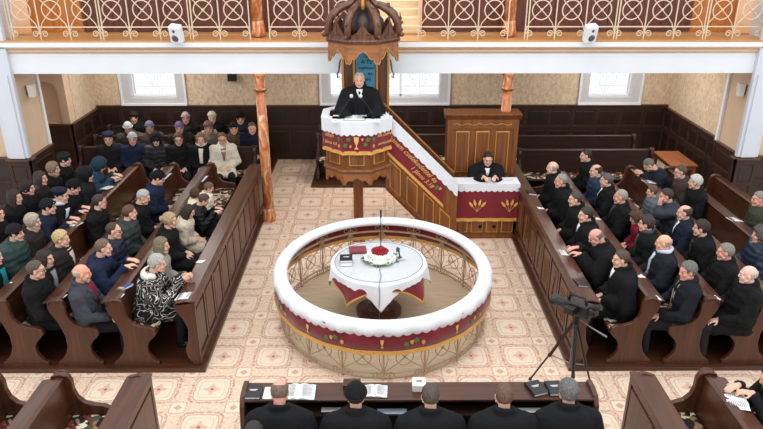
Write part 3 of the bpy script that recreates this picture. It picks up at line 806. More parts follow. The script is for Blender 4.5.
put_text('1 János 3.18', .11, (.66, 11.078, zline(.66, -.47)), dd, nn, st)
uu = nn.cross(dd)
emb('l', st, (.93, 11.08, zline(.93, -.40)), dd, uu, nn, 0, .045); emb('l', st, (.88, 11.08, zline(.88, -.33)), dd, uu, nn, 1, .035)
emb('g', st, (.99, 11.08, zline(.99, -.36)), dd, uu, nn, .035)

# lectern desk beside the stair
le = thing('lectern_desk', 'panelled wooden desk with lace top and burgundy cloth with gold wheat', 'desk', (1.87, 11.3, 0))
m = MB(); m.box(-.60, .56, .0, .05, 0, 1.04); m.box(-.60, -.55, 0, .4, 0, 1.04); m.box(.51, .56, 0, .4, 0, 1.04); m.box(-.60, .56, -.02, .0, 0, .08); m.build('body', W['pulpit'], le)
m = MB(); m.box(-.62, .57, -.03, .36, 1.04, 1.075); m.build('desk_top', W['pulpit'], le)
for k in range(4):
    x0 = -.55+k*.28
    m = MB(); m.box(x0, x0+.22, -.014, 0, .12, .38); m.build('panel_frame', W['pulpit_hi'], le, bevel=.004)
    m = MB(); m.box(x0+.018, x0+.202, -.02, 0, .138, .362); m.build('front_panel', W['pulpit'], le, bevel=.004)
m = MB(); p_, n2 = poly_path([(-.63, -.035), (.575, -.035)], .015)
ribbon(p_, n2, lambda s: 1.09, lambda s: .97-scal(s, .1, .03), .012, .008, mb=m, rows=2, ripple=.005); m.box(-.63, .575, -.045, .3, 1.077, 1.092); m.build('lace_cloth', LACE, le)
p_, n2 = poly_path([(-.61, -.03), (.56, -.03)], .015)
ribbon(p_, n2, lambda s: 1.0, lambda s: .40, .01, 0, rows=3, ripple=.008).build('red_cloth', RED, le)
ribbon(p_, n2, lambda s: .42, lambda s: .36-scal(s, .03, .008), .018, 0, rows=1, ripple=.008).build('gold_fringe', GOLD, le)
for x in (-.18, .41):
    m = MB(); wheat(m, (x, -.052, .66), V((1,0,0)), V((0,0,1)), V((0,-1,0)), .22); m.build('wheat_emblem', GOLDTHREAD, le)
# tall panel behind the desk
tp = thing('tall_wood_panel', 'tall panelled wooden screen behind the seated robed man', 'screen', (1.83, 12.0, 0))
m = MB(); m.box(-.66, .66, 0, .05, 0, 2.14); m.box(-.66, -.62, 0, .3, 0, 2.14); m.box(.62, .66, 0, .3, 0, 2.14); m.build('board', W['pulpit'], tp)
m = MB(); m.prism([(-.08,2.19),(-.08,2.17),(-.05,2.14),(-.02,2.10),(.0,2.08),(.33,2.08),(.36,2.14),(.38,2.19)], 'x', -.70, .70); m.build('cornice', W['pulpit'], tp, bevel=.004)
m = MB()
for a_, b_ in ((-.66,-.57),(.57,.66)): m.box(a_, b_, -.02, 0, 0, 2.08)
m.box(-.57, .57, -.02, 0, 1.9, 2.08); m.box(-.57, .57, -.02, 0, .0, .98); m.build('frame_moulding', W['pulpit'], tp, bevel=.004)
m = MB(); m.tube([(-.55+.037*k, -.025, 1.99+.014*math.sin(k*1.1)) for k in range(30)], .007); m.build('carved_frieze', W['pulpit_hi'], tp)
for x in (-.37, 0, .37):
    m = MB(); m.box(x-.125, x+.125, -.03, 0, 1.06, 1.86); m.build('panel_frame', W['pulpit_hi'], tp, bevel=.005)
    m = MB(); m.box(x-.108, x+.108, -.038, 0, 1.078, 1.842); m.build('screen_panel', W['pulpit'], tp, bevel=.006)

# ------------------------------------------------------------------ communion railing
RA, RB, RCX, RCY = 1.56, 1.70, -.05, 8.67
ring = thing('communion_railing', 'round iron railing topped with white cloth and a burgundy embroidered band', 'railing', (RCX, RCY, 0))
def rp(a, d=0, z=0):
    p = V((RA*math.cos(a), RB*math.sin(a), 0)); n = V((math.cos(a)/RA, math.sin(a)/RB, 0)).normalized()
    return p+n*d+V((0,0,z)), n
NS = 360
# equal-arc parameter table
tab = [0]; prev = rp(0)[0]
for i in range(1, 1441):
    q = rp(2*PI*i/1440)[0]; tab.append(tab[-1]+(q-prev).length); prev = q
CIRC = tab[-1]
def ang_at(s):
    s %= CIRC
    lo, hi = 0, 1440
    while hi-lo > 1:
        mid = (lo+hi)//2
        if tab[mid] <= s: lo = mid
        else: hi = mid
    return 2*PI*(lo+(s-tab[lo])/(tab[hi]-tab[lo]))/1440
secs = []
for i in range(NS*2):
    a = 2*PI*i/(NS*2); s = tab[int(i*1440/(NS*2))]; sc = scal(s, .12, .028); w = .007*math.sin(s*17)
    secs.append([rp(a, d, z)[0] for d, z in ((-.175,.755),(-.185,.80),(-.155,.843),(-.08,.862),(-.03,.848),(.012,.80),(.02+w,.765),(.024+w,.73-sc),(.012+w,.73-sc),(.0,.78),(-.02,.80),(-.15,.80),(-.165,.755))])
MB().loft(secs, closed=True).build('white_rail_cloth', LACE, ring, smooth=True)
secs = []; sec2 = []
for i in range(NS*2):
    a = 2*PI*i/(NS*2); s = tab[int(i*1440/(NS*2))]; w = .005*math.sin(s*13)
    secs.append([rp(a, d, z)[0] for d, z in ((.008+w,.79),(.012+w,.60),(.006+w,.47),(-.002+w,.47),(.0+w,.60),(-.004+w,.79))])
    e = .008*abs(math.sin(s*60))
    sec2.append([rp(a, d, z)[0] for d, z in ((.014+w,.485),(.016+w,.435-e),(-.006+w,.435-e),(-.006+w,.485))])
MB().loft(secs, closed=True).build('red_cloth', RED, ring, smooth=True)
MB().loft(sec2, closed=True).build('gold_fringe', GOLD, ring)
for z, r, d in ((.035,.014,-.07),(.10,.012,-.07),(.60,.02,-.07),(.74,.016,-.09)):
    m = MB(); m.tube([rp(2*PI*i/120, d, z)[0] for i in range(120)], r, 6, True); m.build('rail_hoop', IRON, ring, smooth=True)
NB = 18
def wrap(s0, pts, z0=0, d=-.07):
    return [rp(ang_at(s0+x), d, z0+z)[0] for x, z in pts]
BW = CIRC/NB; s_off = tab[int(1440*.75)]+BW/2*0   # a post at the front (angle -90)
for k in range(NB):
    s0 = s_off+k*BW
    m = MB(); m.tube(wrap(s0, [(0, 0), (0, .74)]), .012, 6); m.ell(wrap(s0, [(0, .02)])[0], (.025,.025,.02), 8, 6); m.build('railing_post', IRON, ring)
    m = MB(); h = BW/2; c = s0+h; zc = .33; r = .12
    m.tube(wrap(c, arc(0, zc, r, 0, 360, 20)[:-1]), .007, 5, True)
    for s in (-1, 1):
        for q, zz in ((1, .58), (-1, .12)):
            m.tube(wrap(c, [(0, zc), (s*r*.7, zc+q*r*.7), (s*h*.7, zc+q*.16), (s*h*.95, zz)]), .007, 5)
        m.tube(wrap(c, [(s*(h-.01)-s*(p[0]), .67+p[1]) for p in spiral(.07, 0, .055, .014, 180, 560)]), .007, 5)
        m.tube(wrap(c, [(s*(h-.01)-s*(p[0]), .065+p[1]) for p in spiral(.09, 0, .06, .014, 180, -250)]), .008, 5)
        m.tube(wrap(c, [(s*(h-.0), .10), (s*(h-.06), .30), (s*(h-.02), .58)]), .006, 5)
    m.ell(wrap(c, [(0, zc)])[0], .02, 8, 6)
    m.build('scroll_panel', IRON, ring)
for j in range(10):
    for kind, ds, z in (('c', 0, .60), ('l', .30, .58), ('g', .37, .60), ('l', .43, .62), ('g', .52, .57)):
        s0 = s_off+j*CIRC/10+ds-.02; p, n = rp(ang_at(s0), .019, z); u2 = V((-n.y, n.x, 0)); w2 = V((0,0,1))
        if kind == 'l': emb('l', ring, p, u2, w2, n, ds*7, .04)
        elif kind == 'g': emb('g', ring, p, u2, w2, n, .038)
        else: emb('c', ring, p, u2, w2, n, .06)
PLAT = mat('worn brown boards', (190,168,138), .55, var=.14, scale=3, stretch=(1,12,1))
m = MB(); m.loft([[rp(2*PI*i/72, d, z)[0] for i in range(72)] for d, z in ((-.10, 0), (-.10, .022), (-.11, .026))]); pl = m.build('round_floor_board', PLAT, loc=(RCX, RCY, 0)); tag(pl, 'round brown wooden floor inside the communion railing', 'platform')

# ------------------------------------------------------------------ communion table
TX, TY, TZ = -.107, 8.66, .865
tb = thing('communion_table', 'round communion table in the middle of the iron railing', 'table', (TX, TY, 0))
m = MB(); m.lathe([(.02,.03),(.34,.03),(.34,.08),(.20,.12),(.10,.22),(.09,.5),(.13,.7),(.3,.78),(.3,.82),(.02,.82)], n=20); m.build('pedestal', W['canopy_dk'], tb, smooth=False)
m = MB(); m.lathe([(.01,.82),(.66,.82),(.67,.835),(.66,.85),(.01,.85)], n=48); m.build('tabletop', W['canopy_dk'], tb)
def drape(R, z, half, rot, scw, flare, seed, NR=26, NP=160):
    vs, fs = [(0, 0, z)], []
    for i in range(1, NR+1):
        for j in range(NP):
            a = 2*PI*j/NP; b = a-rot; rb = half/max(abs(math.cos(b)), abs(math.sin(b)))
            rb += scw*abs(math.sin(a*22)); rho = rb*i/NR
            if i <= 10: rho = R*i/10
            else: rho = R+(rb-R)*(i-10)/(NR-10)
            h = max(0, rho-R); r = min(rho, R)+.012*(h > 0)+h*flare*(1+.9*math.sin(a*9+seed))
            vs.append((r*math.cos(a), r*math.sin(a), z-h*.97+(0 if h else 0)))
    for j in range(NP): fs.append((0, 1+j, 1+(j+1) % NP))
    for i in range(NR-1):
        for j in range(NP):
            a, b = 1+i*NP+j, 1+i*NP+(j+1) % NP
            fs.append((a, a+NP, b+NP, b))
    return vs, fs
def cloth(name, label, R, z, half, rot, mt, scw=.012, flare=.12, seed=0, border=None, cat='tablecloth'):
    vs, fs = drape(R, z, half, rot, scw, flare, seed); m = MB(); m.add(vs, fs)
    if border:
        for k in range(len(fs)):
            if k >= len(fs)-160*2: m.m[k] = 1
    mats = [mt]+([border] if border else [])
    o = m.build(name, mats, smooth=True, loc=(TX, TY, 0)); s = o.modifiers.new('s', 'SOLIDIFY'); s.thickness = .004; s.offset = 1
    tag(o, label, cat); return o
cloth('red_tablecloth', 'burgundy tablecloth with gold border hanging under the white one', .672, .853, .78, .12, RED, .0, .14, 1, GOLD)
cloth('white_tablecloth', 'white scalloped tablecloth with pointed corners on the round communion table', .682, .862,   .765, PI/4+.03, LACE, .014, .11, 2)
GT, nt, b = newmat('clear table glass'); tr = nt.nodes.new('ShaderNodeBsdfTransparent'); gl = nt.nodes.new('ShaderNodeBsdfGlossy'); mx = nt.nodes.new('ShaderNodeMixShader')
gl.inputs['Roughness'].default_value = .08; mx.inputs[0].default_value = .05; tr.inputs['Color'].default_value = (.955,.96,.96,1)
nt.links.new(tr.outputs[0], mx.inputs[1]); nt.links.new(gl.outputs[0], mx.inputs[2]); nt.links.new(mx.outputs[0], nt.nodes['Material Output'].inputs[0])
gd = thing('glass_disc', 'round clear glass sheet lying on the white tablecloth', 'glass sheet', (TX, TY, .872))
m = MB(); m.lathe([(.01,0),(.635,0),(.635,.006),(.01,.006)], n=64); m.build('sheet', GT, gd)
m = MB(); m.tube([(.638*math.cos(2*PI*k/64), .638*math.sin(2*PI*k/64), .004) for k in range(64)], .004, 5, True); m.build('rim', mat('glass edge', (120,136,140), .2, var=.05), gd)
ZT = .879
# bouquet
bq = thing('rose_bouquet', 'bouquet of dark red roses ringed by white roses on the communion table', 'flowers', (-.09, 8.66, ZT))
def rose(name, mt, c, r):
    m = MB(); M = Matrix.Rotation(rnd.uniform(0, 6), 3, 'Z')
    m.ell((0,0,0), (r*.6, r*.6, r*.55), 10, 7)
    for ring_, (n, rr, tz, sz) in enumerate(((4, .35, .15, .55), (6, .62, -.1, .6))):
        for k in range(n):
            a = 2*PI*k/n+ring_*.5
            m.ell(V((rr*r*math.cos(a), rr*r*math.sin(a), tz*r)), (r*.22, r*sz*.75, r*.6), 8, 6, Matrix.Rotation(a, 4, 'Z') @ Matrix.Rotation(.35, 4, 'Y'))
    o = m.build(name, mt, bq, smooth=True, loc=c); return o
rr0 = rose('white_rose', ROSEW, (0,0,0), .056); rr1 = rose('red_rose', ROSER, (0,0,0), .054)
first = {0: True, 1: True}
def plant_rose(proto, k, x, y, z):
    o = proto if first[k] else link_copy(proto, bq); first[k] = False
    o.location = (x, y, z); o.rotation_euler = (rnd.uniform(-.3,.3)-y*1.2, rnd.uniform(-.3,.3)+x*1.2, rnd.uniform(0, 6))
for i in range(20): a = 2*PI*i/20; plant_rose(rr0, 0, .225*math.cos(a), .19*math.sin(a), .045+rnd.uniform(-.01,.02))
for i in range(16): a = 2*PI*(i+.5)/16; plant_rose(rr0, 0, .17*math.cos(a), .145*math.sin(a), .12+rnd.uniform(-.01,.015))
for i in range(10): a = 2*PI*i/10; plant_rose(rr1, 1, .105*math.cos(a), .10*math.sin(a)+.02, .155)
for i in range(5): a = 2*PI*i/5; plant_rose(rr1, 1, .045*math.cos(a), .045*math.sin(a)+.02, .19)
m = MB()
for i in range(70):
    a = rnd.uniform(0, 2*PI); r = rnd.uniform(.16, .30); c = V((r*math.cos(a), r*.85*math.sin(a), rnd.uniform(.01, .08)))
    m.ell(c, (.045, .02, .004), 8, 4, Matrix.Rotation(a+rnd.uniform(-.6,.6), 4, 'Z') @ Matrix.Rotation(rnd.uniform(-.4,.6), 4, 'Y'))
m.lathe([(.01, 0), (.15, 0), (.17, .05), (.12, .12), (.01, .14)], n=16)
o = m.build('foliage', LEAF, bq, smooth=True); o['kind'] = 'stuff'; bq.scale = (.86, .86, .9)

def book(label, x, y, z, rz, col, w=.13, d=.19, h=.028, tilt=0, cat='book', name='book', title=False, group=None):
    t = thing(name, label, cat, (x, y, z), rz, group); t.rotation_euler = (0, tilt, rz)
    m = MB(); m.box(-w/2, w/2, -d/2, d/2, 0, .004); m.box(-w/2, w/2, -d/2, d/2, h-.004, h); m.box(-w/2, -w/2+.004, -d/2, d/2, 0, h); m.build('cover', col, t)
    m = MB(); m.box(-w/2+.004, w/2-.005, -d/2+.005, d/2-.005, .004, h-.004); m.build('page_block', PAPER, t)
    if title:
        m = MB(); m.box(-w*.25, w*.25, d*.1, d*.14, h, h+.001); m.box(-w*.18, w*.18, d*.02, d*.05, h, h+.001); m.build('cover_lettering', PAPER, t)
    return t
def open_book(label, x, y, z, rz, s=1, tilt=0, cat='book', group=None):
    t = thing('open_book', label, cat, (x, y, z), rz, group); t.rotation_euler = (0, tilt, rz)
    for q in (-1, 1):
        m = MB(); n = 8; secs = []
        for i in range(n+1):
            u = i/n; xx = q*u*.14*s; zz = .006+.022*s*math.sin(PI*min(1, u*1.25+.12))*.8*(1-u*.5)
            secs.append([(xx, -.1*s, .002), (xx, -.1*s, zz), (xx, .1*s, zz), (xx, .1*s, .002)])
        m.loft(secs); m.build('page_block', PAPER, t, smooth=False)
        m = MB()
        for k in range(9): m.box(*sorted((q*.03*s, q*.12*s)), (.075-k*.018)*s, (.081-k*.018)*s, .0245*s, .0255*s)
        m.build('printed_lines', mat('grey print', (150,150,152), .8), t)
    m = MB(); m.box(-.148*s, .148*s, -.106*s, .106*s, 0, .003); m.build('cover', BOOKB, t)
    return t
def paper(label, x, y, z, rz, w=.1, d=.15, tilt=0, mt=None, group=None, cat='booklet'):
    t = thing('booklet', label, cat, (x, y, z), rz, group); t.rotation_euler = (0, tilt, rz)
    m = MB(); m.box(-w/2, w/2, -d/2, d/2, 0, .006); m.build('cover', mt or BOOKW, t, bevel=.002)
    m = MB()
    for k in range(5): m.box(-w*.35, w*.35, d*(.3-.12*k), d*(.33-.12*k), .006, .0065)
    m.build('print', mat('grey print', (150,150,152), .8), t)
    return t
book('white thick book lying under the black book on the communion table', -.575, 8.56, ZT, .05, BOOKW, .17, .13, .045)
book('black book lying on a white book on the communion table', -.575, 8.60, ZT+.045, .05, BOOKB, .18, .2, .04, title=True)
o = MB().box(-.13, .13, -.11, .11, 0, .025).build('folded_cloth', RED, loc=(-.42, 9.0, ZT), bevel=.01); o.rotation_euler = (0,0,.1); tag(o, 'folded burgundy cloth behind the books on the communion table', 'cloth')
t = thing('microphone_stand', 'thin black stand with a small microphone on the communion table behind the roses', 'microphone', (-.075, 8.96, ZT))
m = MB(); m.lathe([(.06,0),(.06,.012),(.02,.02),(.006,.03)], n=16); m.build('base', BLACKM, t)
m = MB(); m.tube([(0,0,.02), (0,0,.55)], .007); m.build('pole', BLACKM, t)
m = MB(); m.cap((0,0,.55), .012, (0,0,.66), .014); m.build('head', BLACKM, t, smooth=True)
t = thing('small_crucifix_stand', 'small dark metal stand lying right of the bouquet on the communion table', 'stand', (.20, 8.76, ZT), .2)
m = MB(); m.box(-.03, .03, -.02, .02, 0, .01); m.box(-.05, .07, -.1, -.092, 0, .006); m.build('foot', STEEL, t)
m = MB(); m.tube([(0,0,.01), (-.01,.01,.1), (-.035,.02,.16)], .012); m.box(-.05, 0, .005, .02, .09, .15); m.build('body', mat('slate metal', (70,80,98), .3, .4), t)
o = MB().tube([(.0,-.16,.01),(-.02,-.3,.008),(.0,-.5,.006),(-.02,-.62,.006),(-.03,-.70,-.02),(-.025,-.735,-.12),(-.03,-.75,-.33),(-.02,-.6,-.6),(0,-.3,-.8)], .005, 6).build('microphone_cable', mat('grey cable', (96,98,104), .5), smooth=True, loc=(-.075, 8.66, ZT)); tag(o, 'thin grey cable running from the bouquet over the front of the communion table', 'cable')

# pulpit microphones and papers
for s, lab in ((-1, 'left'), (1, 'right')):
    t = thing('gooseneck_microphone', 'thin gooseneck microphone on the %s side of the pulpit desk' % lab, 'microphone', (PX+s*.28, PY-.42, 2.412))
    m = MB(); m.lathe([(.035,0),(.035,.015),(.01,.025)], n=12); m.build('base', BLACKM, t)
    m = MB(); m.tube([(0,0,.02), (-s*.02,.0,.1), (-s*.19,-.03,.36)], .007); m.build('neck', BLACKM, t)
    m = MB(); m.ell((-s*.205,-.04,.385), (.03,.03,.034), 12, 8); m.build('foam_head', mat('light mic grille', (214,216,220), .4, .2), t, smooth=True)
open_book('open white papers on the pulpit desk between the preacher\'s hands', PX-.03, PY-.42, 2.412, 0, 1.2)

# elders' bench ----------------------------------------------------------
eb = thing('elders_bench', 'long dark wooden desk in front of the robed men at the bottom of the photo', 'desk', (.29, 5.45, 0))
m = MB(); m.box(-1.8, 1.8, 0, .29, .92, .95); m.build('desk_top', W['pew_x'], eb, bevel=.008)
m = MB(); m.box(-1.78, 1.78, .24, .28, 0, .92); m.build('front_board', W['pew_x'], eb)
m = MB(); m.box(-1.75, 1.75, -.04, .24, .76, .785); m.build('inner_shelf', W['pew_dark'], eb)
for x in (-1.8, 1.76):
    m = MB(); m.prism([(-.12,0),(.3,0),(.3,.92),(.27,.99),(.15,1.0),(.02,.98),(-.04,.9),(-.1,.6),(-.06,.3)], 'x', x, x+.05); m.build('end_panel', W['pew_z'], eb, bevel=.006)
m = MB(); m.box(-1.74, 1.74, -.78, -.42, .42, .45); m.build('bench_seat', W['pew_x'], eb)
m = MB(); m.box(-1.74, 1.74, -.82, -.78, 0, .85); m.build('bench_back', W['pew_x'], eb)
EZ = .952
book('black book at the left end of the elders\' desk', -1.39, 5.56, EZ, 0, BOOKB, .16, .2, .03, title=True)
paper('white booklet between a black book and the leftmost robed man\'s open book', -1.24, 5.56, EZ, 0, .09, .19)
open_book('large open book in front of the leftmost robed man', -.93, 5.57, EZ, 0, 1.2)
o = MB().box(-.09, .09, -.06, .06, 0, .07).build('wooden_box', W['pew_x'], loc=(-.39, 5.65, EZ), bevel=.006); tag(o, 'small dark brown box on the elders\' desk left of a small open book', 'box')
open_book('smaller open book right of the brown box on the elders\' desk', -.16, 5.58, EZ, -.04, .95)
t = thing('tissue_box', 'small white box on the elders\' desk before the middle robed man', 'box', (.3, 5.63, EZ))
m = MB(); m.box(-.07, .07, -.07, .07, 0, .09); m.build('carton', BOOKW, t, bevel=.012)
m = MB(); m.box(-.03, .03, -.012, .012, .09, .094); m.build('slot', STEEL, t)
book('black hymnal lying tilted near the right end of the elders\' desk', 1.5, 5.6, EZ, .3, BOOKB, .16, .21, .035, title=True)
book('black hymnal at the right end of the elders\' desk beside the grey-haired man', 1.69, 5.6, EZ, .06, BOOKB, .16, .21, .035, title=True)
paper('white booklet on the shelf between the two leftmost robed men', -.6, 5.5, .787, .0, .2, .07)
paper('pale blue booklet on the shelf left of the middle robed man', .02, 5.47, .787, .0, .3, .08, mt=mat('pale blue cover', (176,190,210), .5))
paper('white booklet on the shelf left of the grey-haired robed man', 1.4, 5.48, .787, .0, .3, .07)

# tripod + camcorder ------------------------------------------------------
tr_ = thing('tripod', 'black camera tripod standing at the corner of the right pew block', 'tripod', (2.19, 6.68, 0))
m = MB(); m.tube([(0,0,.45), (0,0,1.12)], .016, 8); m.build('centre_column', STEEL, tr_)
for (fx, fy_) in ((-.37, .34), (.33, -.06), (-.06, -.45)):
    m = MB(); m.tube([(fx*.06, fy_*.06, 1.06), (fx*.55, fy_*.55, .48)], .02, 6); m.tube([(fx*.55, fy_*.55, .5), (fx, fy_, .015)], .012, 6); m.ell((fx*.55, fy_*.55, .49), .026, 8, 6)
    lg = m.build('leg', BLACKM, tr_)
    m = MB(); m.ell((fx, fy_, .02), .022, 8, 6); m.build('rubber_foot', BLACKM, lg, smooth=True)
    m = MB(); m.tube([(0, 0, .5), (fx*.55, fy_*.55, .5)], .008); m.build('brace', STEEL, tr_)
m = MB(); m.lathe([(.03,1.05),(.04,1.07),(.04,1.14),(.03,1.16)], n=12); m.box(-.035, .035, -.05, .05, 1.16, 1.19); m.build('pan_head', BLACKM, tr_)
m = MB(); m.tube([(.02,-.03,1.14), (.12,-.15,1.11), (.27,-.3,1.07)], [.008,.008,.013]); m.build('pan_handle', STEEL, tr_)
cc = thing('camcorder', 'black video camera mounted on the tripod', 'camera', (2.19, 6.68, 1.18), .68); cc.scale = (1.2, 1.1, 1.2); cc.rotation_euler = (-.12, 0, .68)
m = MB(); m.box(-.06, .06, -.17, .12, .01, .14); m.box(-.045, .045, -.24, -.15, .05, .12); m.build('body', BLACKM, cc, bevel=.015)
m = MB(); m.tube([(0,.1,.08),(0,.25,.08)], [.05,.055], 14); m.build('lens', BLACKM, cc)
m = MB(); m.tube([(0,.24,.08),(0,.29,.08)], [.055,.068], 14); m.build('lens_hood', BLACKM, cc)
m = MB(); m.tube([(0,-.12,.14),(0,-.1,.2),(0,.08,.2),(0,.1,.14)], .014, 8); m.build('carry_handle', BLACKM, cc, smooth=True)
m = MB(); m.tube([(0,-.2,.13),(0,-.29,.16)], .028, 10); m.build('eyepiece', BLACKM, cc)
m = MB(); m.box(-.14, -.07, -.06, .06, .05, .12); m.build('flip_screen', BLACKM, cc, bevel=.006)
m = MB(); m.ell((-.062,.05,.07), (.004,.03,.03), 8, 6); m.build('blue_badge', mat('blue badge', (40,80,180), .4), cc)

# brown table by the right wall
t = thing('side_table', 'plain brown wooden table by the right wall behind the pews', 'table', (6.22, 13.55, .06))
m = MB(); m.box(-.28, .28, -.5, .5, .72, .75); m.build('tabletop', W['chair'], t, bevel=.005)
m = MB(); m.box(-.22, .22, -.44, .44, .63, .72); m.build('apron', W['chair'], t)
for x in (-.22, .22):
    for y in (-.44, .44): m = MB(); m.box(x-.03, x+.03, y-.03, y+.03, 0, .72); m.build('leg', W['chair'], t)

# booklets on the pew ledges: (x, y, kind, label)
def on_ledge(side, xp): return
LB = [
 (-5.02, 11.75, .3, 'open', 'open hymnal on the pew ledge before the person in the blue hooded coat, far one'),
 (-5.02, 11.35, .5, 'open', 'open hymnal on the pew ledge before the person in the blue hooded coat, near one'),
 (-4.92, 9.72, .4, 'open', 'open hymnal before the woman with the white scarf'),
 (-4.9, 8.85, .2, 'p', 'white booklet on a left pew ledge behind the short-haired blonde woman'),
 (-4.93, 7.9, .3, 'p', 'white booklet on a left pew ledge beside the man with glasses at the near end'),
 (-4.16, 7.42, .3, 'p', 'white booklet on the end of the pew beside the bald man'),
 (-3.42, 7.45, .2, 'p2', 'white booklet on the pew end right of the bald man'),
 (-3.42, 7.68, .5, 'blue', 'blue and yellow book on the pew ledge before the man in the navy coat'),
 (-4.15, 11.95, .1, 'pl', 'large pale sheet on the far end of a left pew ledge below the grey-hatted woman'),
 (-3.42, 11.8, .1, 'pl', 'large pale sheet on a left pew\'s far end below the woman in cream'),
 (-2.60, 8.47, .4, 'p', 'white booklet on the left front desk beside the woman with long hair'),
 (-2.58, 7.45, .1, 'open', 'open book on the near end of the left front desk'),
 (-2.57, 12.3, .1, 'pl', 'pale sheet on the far end of the left front desk beside the column'),
 (2.56, 9.5, .3, 'p', 'white booklet on the right front desk before the man with side-parted dark hair'),
 (2.56, 8.65, .1, 'open', 'open book on the right front desk under the bowed bald man\'s hand'),
 (2.55, 7.75, .1, 'black', 'black book on the right front desk before the robed man'),
 (2.60, 11.05, .1, 'black', 'black book on the right front desk beside the lectern'),
 (2.60, 10.4, .3, 'p', 'small white booklet on the right front desk before the balding grey man'),
 (2.57, 7.38, .2, 'p', 'white cloth-like booklet on the near end of the right front desk'),
 (3.41, 9.95, .3, 'p', 'white booklet on the right pew ledge behind the man in the black coat and tie'),
 (3.41, 8.0, .3, 'p', 'white booklet on the right pew ledge behind the robed man'),
 (3.41, 7.38, .2, 'p2', 'white booklet on the pew end under the grey man in the zip jacket'),
 (4.16, 7.38, .2, 'p2', 'white booklet on the pew end below the grey man in the black coat'),
 (4.9, 11.6, .3, 'open', 'open book before the man bowed over the pew with clasped hands'),
 (5.63, 9.85, .3, 'open', 'open white book before the man in the olive jacket'),
 (4.9, 7.4, .2, 'p2', 'white booklet on the pew end at the right edge of the photo'),
]
for x, y, r, k, lab in LB:
    s = -1 if x < 0 else 1; z = .06+.93
    tl = .17*s
    if k == 'open': open_book(lab, x, y, z, r*s, .8, tl)
    elif k == 'black': book(lab, x, y, z, r*s, BOOKB, .15, .2, .03, tl)
    elif k == 'blue':
        b_ = book(lab, x, y, z, r*s, BOOKBLUE, .13, .19, .03, tl); m = MB(); m.box(-.05, .05, -.08, -.04, .03, .031); m.build('yellow_band', GOLD, b_)
    elif k == 'pl': paper(lab, x, y, z, r*s, .17, .32, tl, mat('glare-blue sheet', (206,214,236), .3))  # bluish glare on the ledge sheets is put into their colour
    elif k == 'p2': paper(lab, x, y, z+.002, r*s, .1, .12, tl)
    else: paper(lab, x, y, z, r*s, .11, .18, tl)
# ------------------------------------------------------------------ people
def remesh(m, voxel, smooth=2, name='body'):
    me = m.mesh(name, []); o = bpy.data.objects.new('tmp', me)
    r = o.modifiers.new('r', 'REMESH'); r.mode = 'VOXEL'; r.voxel_size = voxel
    s = o.modifiers.new('s', 'SMOOTH'); s.factor = .5; s.iterations = smooth
    out = evaluated_mesh(o)
    bpy.data.objects.remove(o); bpy.data.meshes.remove(me)
    out.name = name
    out.polygons.foreach_set('use_smooth', [True]*len(out.polygons))
    return out
def head_mb(m, M):
    """face towards local +Y, centre of head at the origin"""
    def e(c, r, R=None): 
        k = MB(); k.ell(c, r, 16, 12, R); m.add([M @ v for v in map(V, k.v)], k.f)
    def c(p1, r1, p2, r2):
        k = MB(); k.cap(p1, r1, p2, r2, 10); m.add([M @ v for v in map(V, k.v)], k.f)
    e((0,-.012,.03), (.076,.095,.088)); e((0,.022,-.02), (.064,.07,.09)); e((0,.035,-.07), (.05,.05,.045))
    c((0,.08,-.1), .02, (0,.06,-.1), .03); e((0,.068,.035), (.05,.026,.018))          # chin, brow
    for s in (-1, 1):
        e((s*.04,.055,-.03), (.026,.03,.03)); e((s*.078,-.005,-.008), (.011,.02,.033)); e((s*.031,.08,.006), (.014,.011,.011))
        c((s*.058,.02,-.06), .02, (s*.03,.06,-.1), .016)
    c((0,.088,.022), .010, (0,.105,-.022), .0135); e((0,.096,-.026), (.021,.014,.011))
    e((0,.09,-.06), (.024,.012,.006)); e((0,.088,-.072), (.02,.012,.007))
    c((0,-.01,-.06), .052, (0,-.04,-.14), .054)
def hand_mb(m, w, d, n, side, curl=.5, s=1.0):
    """wrist w, direction d, palm normal n (palm side), side +1 = thumb along +cross"""
    d = V(d).normalized(); n = V(n); n = (n-d*n.dot(d)).normalized(); u = d.cross(n)*side
    w = V(w); k = w+d*.085*s
    for t in (-.028, -.01, .01, .028):
        m.cap(w+u*t*.6*s, .015*s, k+u*t*s, .0125*s, 8)
    for i, (t, L) in enumerate(((.031,.066), (.0105,.075), (-.0105,.069), (-.031,.054))):
        a = k+u*t*s; c1 = curl*.7; c2 = curl*1.5
        sp = u*t*.5
        d1 = (d*math.cos(c1)+n*math.sin(c1)+sp).normalized(); d2 = (d*math.cos(c2)+n*math.sin(c2)+sp).normalized()
        b = a+d1*L*.5*s; m.cap(a, .0092*s, b, .0085*s, 8); m.cap(b, .0085*s, b+d2*L*.5*s, .0075*s, 8)
    a = w+u*.028*s+d*.02*s; b = a+(d*.55+u*.75+n*.3).normalized()*.042*s; m.cap(a, .013*s, b, .011*s, 8); m.cap(b, .0105*s, b+(d*.9+u*.2+n*.35).normalized()*.032*s, .009*s, 8)
def ell_ring(c, rx, ry, tilt=0, n=20):
    return [V((c[0]+rx*math.cos(2*PI*k/n), c[1]+ry*math.sin(2*PI*k/n)*math.cos(tilt), c[2]-ry*math.sin(2*PI*k/n)*math.sin(tilt))) for k in range(n)]
